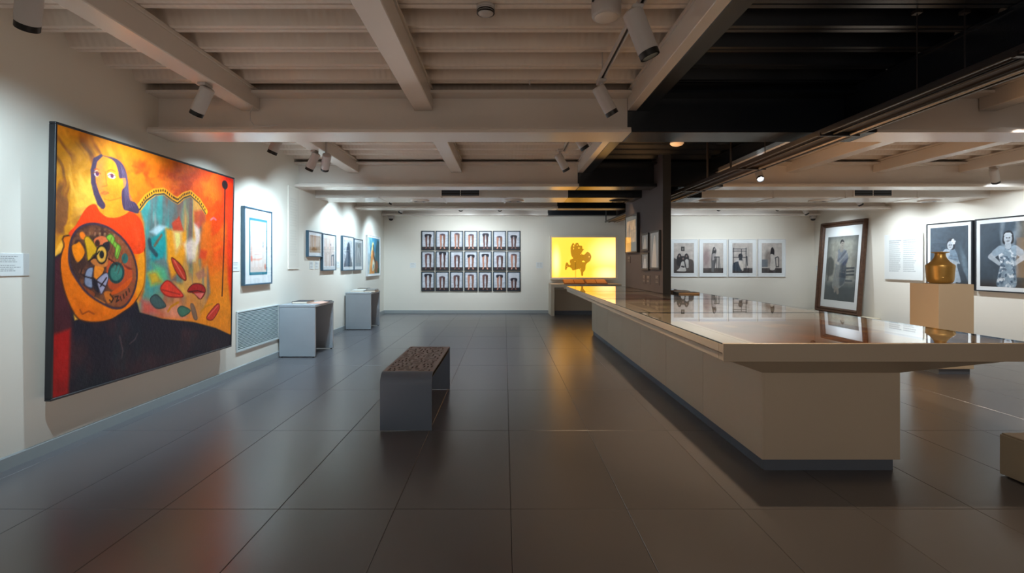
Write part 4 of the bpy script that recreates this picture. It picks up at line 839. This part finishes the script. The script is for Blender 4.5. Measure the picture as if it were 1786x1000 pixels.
# ================================================================== LIGHTBOX AND CONSOLE
def lightbox_mat():
    m = bpy.data.materials.new('backlit_yellow_screen'); m.use_nodes = True; nt = m.node_tree; N = nt.nodes; K = nt.links; b = N['Principled BSDF']
    tc = N.new('ShaderNodeTexCoord'); mp = N.new('ShaderNodeMapping'); K.new(tc.outputs['Object'], mp.inputs[0])
    def spotmask(x, z, sx, sz):
        v = N.new('ShaderNodeVectorMath'); v.operation = 'SUBTRACT'; v.inputs[1].default_value = (x, 0, z); K.new(mp.outputs[0], v.inputs[0])
        v2 = N.new('ShaderNodeVectorMath'); v2.operation = 'MULTIPLY'; v2.inputs[1].default_value = (1 / sx, 0, 1 / sz); K.new(v.outputs[0], v2.inputs[0])
        l = N.new('ShaderNodeVectorMath'); l.operation = 'LENGTH'; K.new(v2.outputs[0], l.inputs[0])
        r_ = N.new('ShaderNodeMapRange'); r_.inputs[1].default_value = 1; r_.inputs[2].default_value = 0; r_.interpolation_type = 'SMOOTHSTEP'; K.new(l.outputs[1], r_.inputs[0]); return r_.outputs[0]
    a1 = spotmask(0.68, 0.66, 0.75, 0.6); a2 = spotmask(0.6, 0.12, 0.5, 0.4); a3 = spotmask(-0.70, 0.45, 0.16, 0.55)
    mxx = a1
    for q in (a2, a3):
        n = N.new('ShaderNodeMath'); n.operation = 'MAXIMUM'; K.new(mxx, n.inputs[0]); K.new(q, n.inputs[1]); mxx = n.outputs[0]
    mx = N.new('ShaderNodeMix'); mx.data_type = 'RGBA'; mx.inputs[6].default_value = (1.65, 0.70, 0.045, 1); mx.inputs[7].default_value = (2.1, 1.2, 0.46, 1); K.new(mxx, mx.inputs[0])
    K.new(mx.outputs[2], b.inputs['Emission Color']); b.inputs['Emission Strength'].default_value = 1.0; b.inputs['Base Color'].default_value = (0.3, 0.25, 0.1, 1); b.inputs['Roughness'].default_value = 0.6
    return m
lb = thing('lightbox', 'glowing yellow lightbox on the far wall', 'lightbox', (1.997, YB, 0.868))
w, h = 1.69, 1.11; b = MB()
for q in ((-w / 2, w / 2, 0, 0.05), (-w / 2, w / 2, h - 0.05, h), (-w / 2, -w / 2 + 0.035, 0.05, h - 0.05), (w / 2 - 0.05, w / 2, 0.05, h - 0.05)): b.box(q[0], q[1], -0.15, 0, q[2], q[3], 0.004)
b.build('frame', mat('lightbox_wood_frame', (236, 226, 206), 0.5, 0.05, 8), lb)
MB().box(-w / 2 + 0.03, w / 2 - 0.045, -0.145, -0.02, 0.045, h - 0.045).build('glowing_screen', lightbox_mat(), lb)
# leather shadow puppet standing in front of the screen
pu = thing('shadow_puppet', 'brown leather shadow puppet of a running figure before the yellow lightbox', 'puppet', (1.997, YB - 0.1545, 0.918))
def pxz(x, y): return ((x - 667) / 1160 * 1.61, (838 - y) / 690 * 1.01)
outline = [(425, 330), (440, 285), (470, 240), (500, 275), (520, 245), (560, 243), (580, 285), (632, 295), (640, 345), (665, 350), (640, 385), (620, 420), (645, 445), (680, 440), (705, 410), (735, 395), (775, 425), (800, 480), (775, 550), (735, 580), (700, 620), (690, 700), (655, 745), (650, 805), (620, 805), (610, 740), (585, 690), (540, 695), (465, 715), (440, 680), (400, 655), (365, 665), (345, 705), (325, 695), (335, 600), (365, 578), (395, 620), (425, 610), (410, 570), (420, 530), (470, 510), (445, 470), (430, 420)]
holes = [(480, 290, 10, 16), (478, 340, 8, 16), (545, 280, 9, 9), (575, 330, 18, 7), (612, 436, 9, 8), (505, 563, 8, 8), (760, 480, 8, 12), (360, 645, 7, 7), (605, 690, 6, 8)]
def puppet_mesh():
    bm = bmesh.new(); edges = []
    def loop(pts):
        vs = [bm.verts.new((x, 0, z)) for x, z in pts]; edges.extend(bm.edges.new((vs[i], vs[(i + 1) % len(vs)])) for i in range(len(vs)))
    dummy = Art(4, 4, 1, (0, 0, 0))
    loop([pxz(*p) for p in dummy.smooth(outline, 3)])
    for x, y, rx, ry in holes: loop([pxz(x + rx * math.cos(t), y + ry * math.sin(t)) for t in np.linspace(0, 2 * math.pi, 10, endpoint=False)])
    loop([pxz(*p) for p in ((630, 555), (660, 545), (690, 572), (670, 575), (635, 572))])
    bmesh.ops.triangle_fill(bm, edges=edges, use_beauty=True)
    r_ = bmesh.ops.extrude_face_region(bm, geom=bm.faces[:]); bmesh.ops.translate(bm, verts=[v for v in r_['geom'] if isinstance(v, bmesh.types.BMVert)], vec=(0, -0.004, 0))
    bmesh.ops.recalc_face_normals(bm, faces=bm.faces); me = bpy.data.meshes.new('puppet_body'); bm.to_mesh(me); bm.free(); return me
o = bpy.data.objects.new('puppet_body', puppet_mesh()); COL.objects.link(o); o.parent = pu; o.data.materials.append(LEATHER)
p0 = pxz(515, 560); MB().tube((p0[0], 0.004, 0), (p0[0], 0.004, p0[1]), 0.004, n=8).build('control_rod', DARKM, pu)
cn = thing('console_table', 'cream console under the lightbox', 'table', (1.97, 12.2, 0))
MB().box(-0.85, 0.85, -0.33, 0.335, 0.655, 0.773, 0.004).build('top', CREAM2, cn)
MB().box(-0.85, -0.765, -0.325, 0.335, 0, 0.654, 0.003).build('side_panel', CREAM2, cn); MB().box(0.765, 0.85, -0.325, 0.335, 0, 0.654, 0.003).build('side_panel', CREAM2, cn)
MB().box(-0.764, 0.764, 0.06, 0.10, 0.10, 0.654).build('back_panel', CREAM, cn); MB().box(-0.764, 0.764, 0.05, 0.11, 0, 0.098).build('kick_board', KICK, cn)
MB().box(-0.77, -0.54, -0.334, -0.329, 0.672, 0.69).build('slot', DARKM, cn)
for k, x in enumerate((1.70, 2.24)):
    t = thing('open_book', ['open tan book on the console, left one below the puppet', 'open tan book on the console, right one'][k], 'book', (x, 12.12, 0.773), 0, 'open books on the console')
    MB().prism([(-0.2, 0.012), (0.16, 0.10), (0.16, 0.085), (-0.2, 0.0)], 'x', -0.26, 0.26).build('cover', mat('book_red_cover_%d' % k, (150, 70, 36), 0.6), t)
    MB().prism([(-0.19, 0.022), (0.15, 0.108), (0.15, 0.1), (-0.19, 0.014)], 'x', -0.24, -0.01).build('page_block', TANP, t); MB().prism([(-0.19, 0.022), (0.15, 0.108), (0.15, 0.1), (-0.19, 0.014)], 'x', 0.01, 0.24).build('page_block', TANP, t)
    MB().prism([(0.12, 0.0), (0.15, 0.0), (0.15, 0.09), (0.12, 0.083)], 'x', -0.2, 0.2).build('book_rest', PED, t)

# ================================================================== DESKS AND BOOKS
def desk(loc, d, label):
    t = thing('reading_desk', label, 'desk', loc, 0, 'grey reading desks')
    MB().box(0, 0.485, 0, 0.032, 0.012, 0.682, 0.002).build('front_panel', DESK, t); MB().box(0, 0.485, d - 0.032, d, 0.012, 0.682, 0.002).build('rear_panel', DESK, t)
    MB().box(0, 0.49, -0.004, d + 0.004, 0.683, 0.712, 0.002).build('top', DESK, t); MB().box(0.02, 0.04, 0.033, d - 0.033, 0.05, 0.682).build('back_panel', DESK, t)
    for x in (0.03, 0.455):
        for y in (0.016, d - 0.016): MB().tube((x, y, 0), (x, y, 0.012), 0.012, n=10).build('foot', DARKM, t)
    return t
desk((-3.045, 6.66, 0), 0.72, 'grey open-sided reading desk beside the wall vent'); desk((-3.045, 9.44, 0), 0.68, 'grey open-sided reading desk under the colourful picture')
def book(loc, w, d, h, cover, label, pages=PAPER, rz=0, group='books on the grey desks'):
    t = thing('book', label, 'book', loc, rz, group)
    MB().box(0, w, 0, d, 0, 0.003).box(0, w, 0, d, h - 0.003, h).box(0, 0.004, 0, d, 0, h).build('cover', cover, t); MB().box(0.004, w - 0.005, 0.004, d - 0.004, 0.003, h - 0.003).build('page_block', pages, t)
book((-2.96, 6.86, 0.7125), 0.21, 0.28, 0.03, BOOKD, 'dark closed book on the near grey desk', rz=0)
t = thing('open_booklet', 'open salmon-pink booklet on the near grey desk', 'booklet', (-2.74, 6.84, 0.7125))
MB().prism([(0, 0.004), (0.10, 0.016), (0.10, 0.0), (0, 0)], 'y', 0, 0.3).build('page', BOOKP, t); MB().prism([(0.10, 0.016), (0.2, 0.004), (0.2, 0), (0.10, 0)], 'y', 0, 0.3).build('page', BOOKP, t)
book((-2.68, 7.17, 0.7125), 0.12, 0.17, 0.01, BOOKD, 'thin dark leaflet behind the salmon-pink booklet')
book((-2.99, 9.56, 0.7125), 0.26, 0.3, 0.04, BOOKW, 'thick white book on the far grey desk'); book((-2.72, 9.54, 0.7125), 0.22, 0.3, 0.035, BOOKD, 'dark book beside the white one on the far grey desk'); book((-2.95, 9.9, 0.7125), 0.2, 0.2, 0.06, BOOKD, 'dark thick book behind the white one on the far grey desk')
book((-2.69, 9.56, 0.748), 0.18, 0.26, 0.02, mat('book_grey_cover', (120, 124, 128), 0.5), 'grey book lying on the dark one on the far grey desk')

# ================================================================== BENCH (folded steel, slotted seat)
bn = thing('bench', 'grey folded steel bench with a slotted seat', 'bench', (-0.748, 3.735, 0))
hw, bl, bh, br, th = 0.196, 1.245, 0.436, 0.085, 0.012
def strip(pts):
    n = len(pts); b = MB()
    q = []
    for i, p in enumerate(pts):
        a = Vector(pts[max(i - 1, 0)]); c = Vector(pts[min(i + 1, n - 1)]); d = (c - a).normalized(); q.append((p[0] + d.y * th, p[1] - d.x * th))
    for i in range(n - 1):
        vs = [(x, y, z) for (y, z) in (pts[i], pts[i + 1], q[i + 1], q[i]) for x in (-hw, hw)]
        b.add(vs, [(0, 2, 3, 1), (4, 6, 7, 5), (0, 1, 7, 6), (2, 4, 5, 3), (0, 6, 4, 2), (1, 3, 5, 7)], False)
    return b
arc = [(br - br * math.cos(t), bh - br + br * math.sin(t)) for t in np.linspace(0, math.pi / 2, 9)]
strip([(0, 0.004)] + arc).build('leg', STEEL, bn)
arc2 = [(bl - 0.03 + 0.03 * math.sin(t), bh - 0.03 + 0.03 * math.cos(t)) for t in np.linspace(0, math.pi / 2, 7)]
strip(arc2 + [(bl, 0.004)]).build('leg', STEEL, bn)
def seat_mesh():
    NX, NY = 26, 72; y0, y1 = br, bl - 0.03; rs = random.Random(3)
    cut = np.zeros((NX, NY), bool); used = np.zeros((NX + 2, NY + 2), bool)
    for _ in range(2600):
        L = rs.choice((2, 3, 3)); hor = rs.random() < 0.45; i = rs.randrange(1, NX - 1 - (L if hor else 1)); j = rs.randrange(1, NY - 1 - (1 if hor else L * 2))
        a, c = (L, 1) if hor else (1, L + 1)
        if used[i:i + a + 2, j:j + c + 2].any(): continue
        cut[i:i + a, j:j + c] = True; used[i + 1:i + a + 1, j + 1:j + c + 1] = True
    bm = bmesh.new(); V = [[bm.verts.new((-hw + 2 * hw * i / NX, y0 + (y1 - y0) * j / NY, bh)) for j in range(NY + 1)] for i in range(NX + 1)]
    for i in range(NX):
        for j in range(NY):
            if not cut[i, j]: bm.faces.new((V[i][j], V[i + 1][j], V[i + 1][j + 1], V[i][j + 1]))
    r_ = bmesh.ops.extrude_face_region(bm, geom=bm.faces[:]); bmesh.ops.translate(bm, verts=[v for v in r_['geom'] if isinstance(v, bmesh.types.BMVert)], vec=(0, 0, -th))
    bmesh.ops.recalc_face_normals(bm, faces=bm.faces); me = bpy.data.meshes.new('seat'); bm.to_mesh(me); bm.free(); return me
o = bpy.data.objects.new('seat', seat_mesh()); COL.objects.link(o); o.parent = bn; o.data.materials.append(mat('bench_brown_grey_coat', (142, 130, 128), 0.5, 0.06)); o['label'] = 'slotted brownish seat sheet'
MB().box(-hw + 0.004, hw - 0.004, br + 0.004, bl - 0.036, bh - th - 0.03, bh - th - 0.024).build('dark_under_sheet', DARKM, bn)  # black sheet added below so the seat slots look dark

# ================================================================== GLASS DISPLAY TABLE
TX0, TX1, TY0, TY1, TZ = 1.163, 2.835, 2.633, 9.25, 0.845
PX0, PX1, PY0, PY1 = 1.573, 2.416, 3.01, 8.88
dt = thing('display_table', 'long cream glass-topped display table', 'table', (2.0, 6.0, 0)); T = (-2.0, -6.0, 0)
def tb(b, name, m, label=None, recalc=True): o = b.build(name, m, dt, label=label, recalc=recalc); o.location = T; return o
tb(MB().box(PX0 + 0.02, PX1 - 0.03, PY0 + 0.02, PY1 - 0.03, 0, 0.072), 'kick_base', KICK)
tb(MB().box(PX0 + 0.02, PX1 - 0.02, PY0 + 0.02, PY1 - 0.02, 0.0725, 0.60), 'core', CREAM2)
npan = 6
for k in range(7):
    a = PY0 + 0.9 * k; c = min(PY0 + 0.9 * (k + 1), PY1)
    if c - a < 0.05: continue
    tb(MB().box(PX0, PX0 + 0.018, a + (0.003 if k else 0), c - 0.003, 0.0725, 0.603), 'side_panel', CREAM2); tb(MB().box(PX1 - 0.018, PX1, a + 0.002, c - 0.002, 0.0725, 0.603), 'side_panel', CREAM2)
tb(MB().box(PX0 + 0.0185, PX1 - 0.0185, PY0, PY0 + 0.018, 0.0725, 0.603), 'end_panel', CREAM2); tb(MB().box(PX0 + 0.0185, PX1 - 0.0185, PY1 - 0.018, PY1, 0.0725, 0.603), 'end_panel', CREAM2)
z0, z1 = 0.604, 0.752; i_ = 0.025
vs = [(PX0, PY0, z0), (PX1, PY0, z0), (PX1, PY1, z0), (PX0, PY1, z0), (TX0 + i_, TY0 + i_, z1), (TX1 - i_, TY0 + i_, z1), (TX1 - i_, TY1 - i_, z1), (TX0 + i_, TY1 - i_, z1)]
tb(MB().add(vs, [(3, 2, 1, 0), (4, 5, 6, 7)] + [(i, (i + 1) % 4, 4 + (i + 1) % 4, 4 + i) for i in range(4)]), 'tapered_underside', CREAM)
def ring(x0, x1, y0, y1, za, zb, w, c=0.003): return MB().box(x0, x1, y0, y0 + w, za, zb, c).box(x0, x1, y1 - w, y1, za, zb, c).box(x0, x0 + w, y0 + w, y1 - w, za, zb, c).box(x1 - w, x1, y0 + w, y1 - w, za, zb, c)
tb(ring(TX0 + 0.006, TX1 - 0.006, TY0, TY1, 0.748, 0.788, 0.06), 'lower_rim', CREAM)
tb(ring(TX0, TX1, TY0 - 0.001, TY1, 0.791, 0.838, 0.045), 'upper_rim', CREAM)
tb(MB().box(TX0 - 0.001, TX1 + 0.001, TY0 - 0.014, TY0 - 0.0015, 0.748, TZ - 0.001, 0.0015), 'front_fascia', CREAM)
tb(MB().box(TX0 + 0.02, TX1 - 0.02, TY0 + 0.02, TY1 - 0.02, 0.7885, 0.7905), 'shadow_gap', DARKM)
tb(MB().box(TX0 + 0.046, TX1 - 0.046, TY0 + 0.046, TY1 - 0.046, 0.792, 0.806), 'display_bed', CREAM)
L = (TY1 - TY0) / 4
for k in range(4):
    a, c = TY0 + k * L + (0.002 if k else 0.004), TY0 + (k + 1) * L - 0.002
    p = MB().add([(TX0 + 0.003, a, TZ), (TX1 - 0.003, a, TZ), (TX1 - 0.003, c, TZ), (TX0 + 0.003, c, TZ)], [(0, 1, 2, 3)])
    o = tb(p, 'glass_pane', GLASS, None, False)
    q = MB().box(TX0 + 0.001, TX0 + 0.003, a, c, 0.8385, TZ).box(TX1 - 0.003, TX1 - 0.001, a, c, 0.8385, TZ).box(TX0 + 0.003, TX1 - 0.003, c - 0.003, c, 0.8385, TZ + 0.0006)
    if k: q.box(TX0 + 0.003, TX1 - 0.003, a, a + 0.003, 0.8385, TZ + 0.0006)
    e = q.build('glass_edge', GLASSE, o)
# sheets on the bed under the glass
def map_sheet(k):
    base = [(150, 96, 56), (196, 178, 150), (132, 66, 48), (190, 160, 120)][k]
    a = Art(80, 80, 1.0, base); n = fbm(a.x * 5, a.y * 5, 900 + k); a.mix(np.clip((n - .45) * 4, 0, 1) * .7, np.array(base) * .62); a.mix(np.clip((.42 - n) * 4, 0, 1) * .6, np.minimum(np.array(base) * 1.35, 240))
    rs = np.random.RandomState(k)
    for _ in range(7):
        x, y = rs.rand(2) * .8 + .1; a.ell(x, y, .03 + .05 * rs.rand(), .02 + .03 * rs.rand(), (214, 160, 70) if k != 1 else (120, 100, 84), soft=.02, a=.8)
    for _ in range(5): a.line([tuple(rs.rand(2)), tuple(rs.rand(2)), tuple(rs.rand(2))], .006, (80, 50, 40), .7)
    a.mix(np.clip((.03 - np.minimum(np.minimum(a.u, 1 - a.u), np.minimum(a.v, 1 - a.v))) / .01, 0, 1), (226, 210, 184)); return a
LAB = ['brown map sheet under the glass at the camera end of the table', 'pale sheet under the second glass pane of the table', 'dark red sheet under the third glass pane of the table', 'tan sheet under the farthest glass pane of the table']
for k in range(4):
    x0, x1 = [(1.42, 2.62), (1.40, 2.62), (1.36, 2.15), (1.42, 2.12)][k]; yc = TY0 + (k + 0.5) * L
    t = thing('map_sheet', LAB[k], 'sheet', ((x0 + x1) / 2, yc, 0.8065), 0, 'sheets inside the display table')
    w_, h_ = x1 - x0, 1.30
    MB().box(-w_ / 2, w_ / 2, -h_ / 2, h_ / 2, 0, 0.003).build('board', PAPER, t)
    s_ = map_sheet(k).sheet('print', w_, h_, PRINT, t, -w_ / 2, -h_ / 2, -0.0036); s_.rotation_euler = (R(-90), 0, 0)
book((2.42, 6.86, TZ + 0.001), 0.30, 0.22, 0.022, BOOKD, 'dark book lying on the glass table beside the partition', mat('book_page_tan', (206, 170, 130), 0.6), 0, 'books on the glass table')
book((2.44, 7.12, TZ + 0.001), 0.24, 0.2, 0.03, mat('book_tan_cover', (176, 140, 104), 0.5), 'tan book behind the dark one on the glass table', PAPER, 4, 'books on the glass table')

# ================================================================== PEDESTAL, POT, LOW BOX
pd = thing('pedestal', 'square cream pedestal carrying the brass pot', 'pedestal', (5.158, 5.83, 0))
MB().box(-0.203, 0.203, -0.20, 0.20, 0.065, 1.034, 0.002).build('body', PED, pd); MB().box(-0.178, 0.178, -0.175, 0.175, 0, 0.064).build('kick_base', KICK, pd)
vs_ = thing('brass_pot', 'round brass water pot with flared lip on the cream pedestal', 'pot', (5.15, 5.83, 1.035))
prof = [(0.0, 0.0), (0.10, 0.0), (0.135, 0.008), (0.155, 0.028), (0.162, 0.055), (0.166, 0.10), (0.170, 0.15), (0.175, 0.20), (0.174, 0.212), (0.166, 0.222), (0.140, 0.238), (0.112, 0.260), (0.086, 0.288), (0.070, 0.318), (0.064, 0.345), (0.066, 0.356)]
prof = [(r * 0.79, z) for r, z in prof]
MB().lathe(prof, 48).build('body', BRASS, vs_)
MB().lathe([(r * 0.79, z) for r, z in ((0.066, 0.355), (0.095, 0.362), (0.108, 0.366), (0.109, 0.371), (0.104, 0.373), (0.080, 0.368), (0.058, 0.360), (0.052, 0.33))], 48).build('lip', BRASS, vs_)
for z, r0 in ((0.075, 0.1645), (0.19, 0.1742), (0.203, 0.1756)): r_ = r0 * 0.79; MB().lathe([(r_ - 0.002, z - 0.004), (r_ + 0.0018, z), (r_ - 0.002, z + 0.004)], 48).build('ridge', BRASS, vs_)
lbx = thing('low_box', 'low cream box at the edge of the view beside the glass table', 'plinth', (3.28, 2.17, 0))
MB().box(-0.302, 0.302, -0.797, 0.797, 0.008, 0.245, 0.003).build('body', PED, lbx); MB().box(-0.296, 0.296, -0.79, 0.79, 0.2455, 0.255, 0.002).build('lid', PED, lbx); MB().box(-0.28, 0.28, -0.77, 0.77, 0, 0.008).build('base', KICK, lbx)
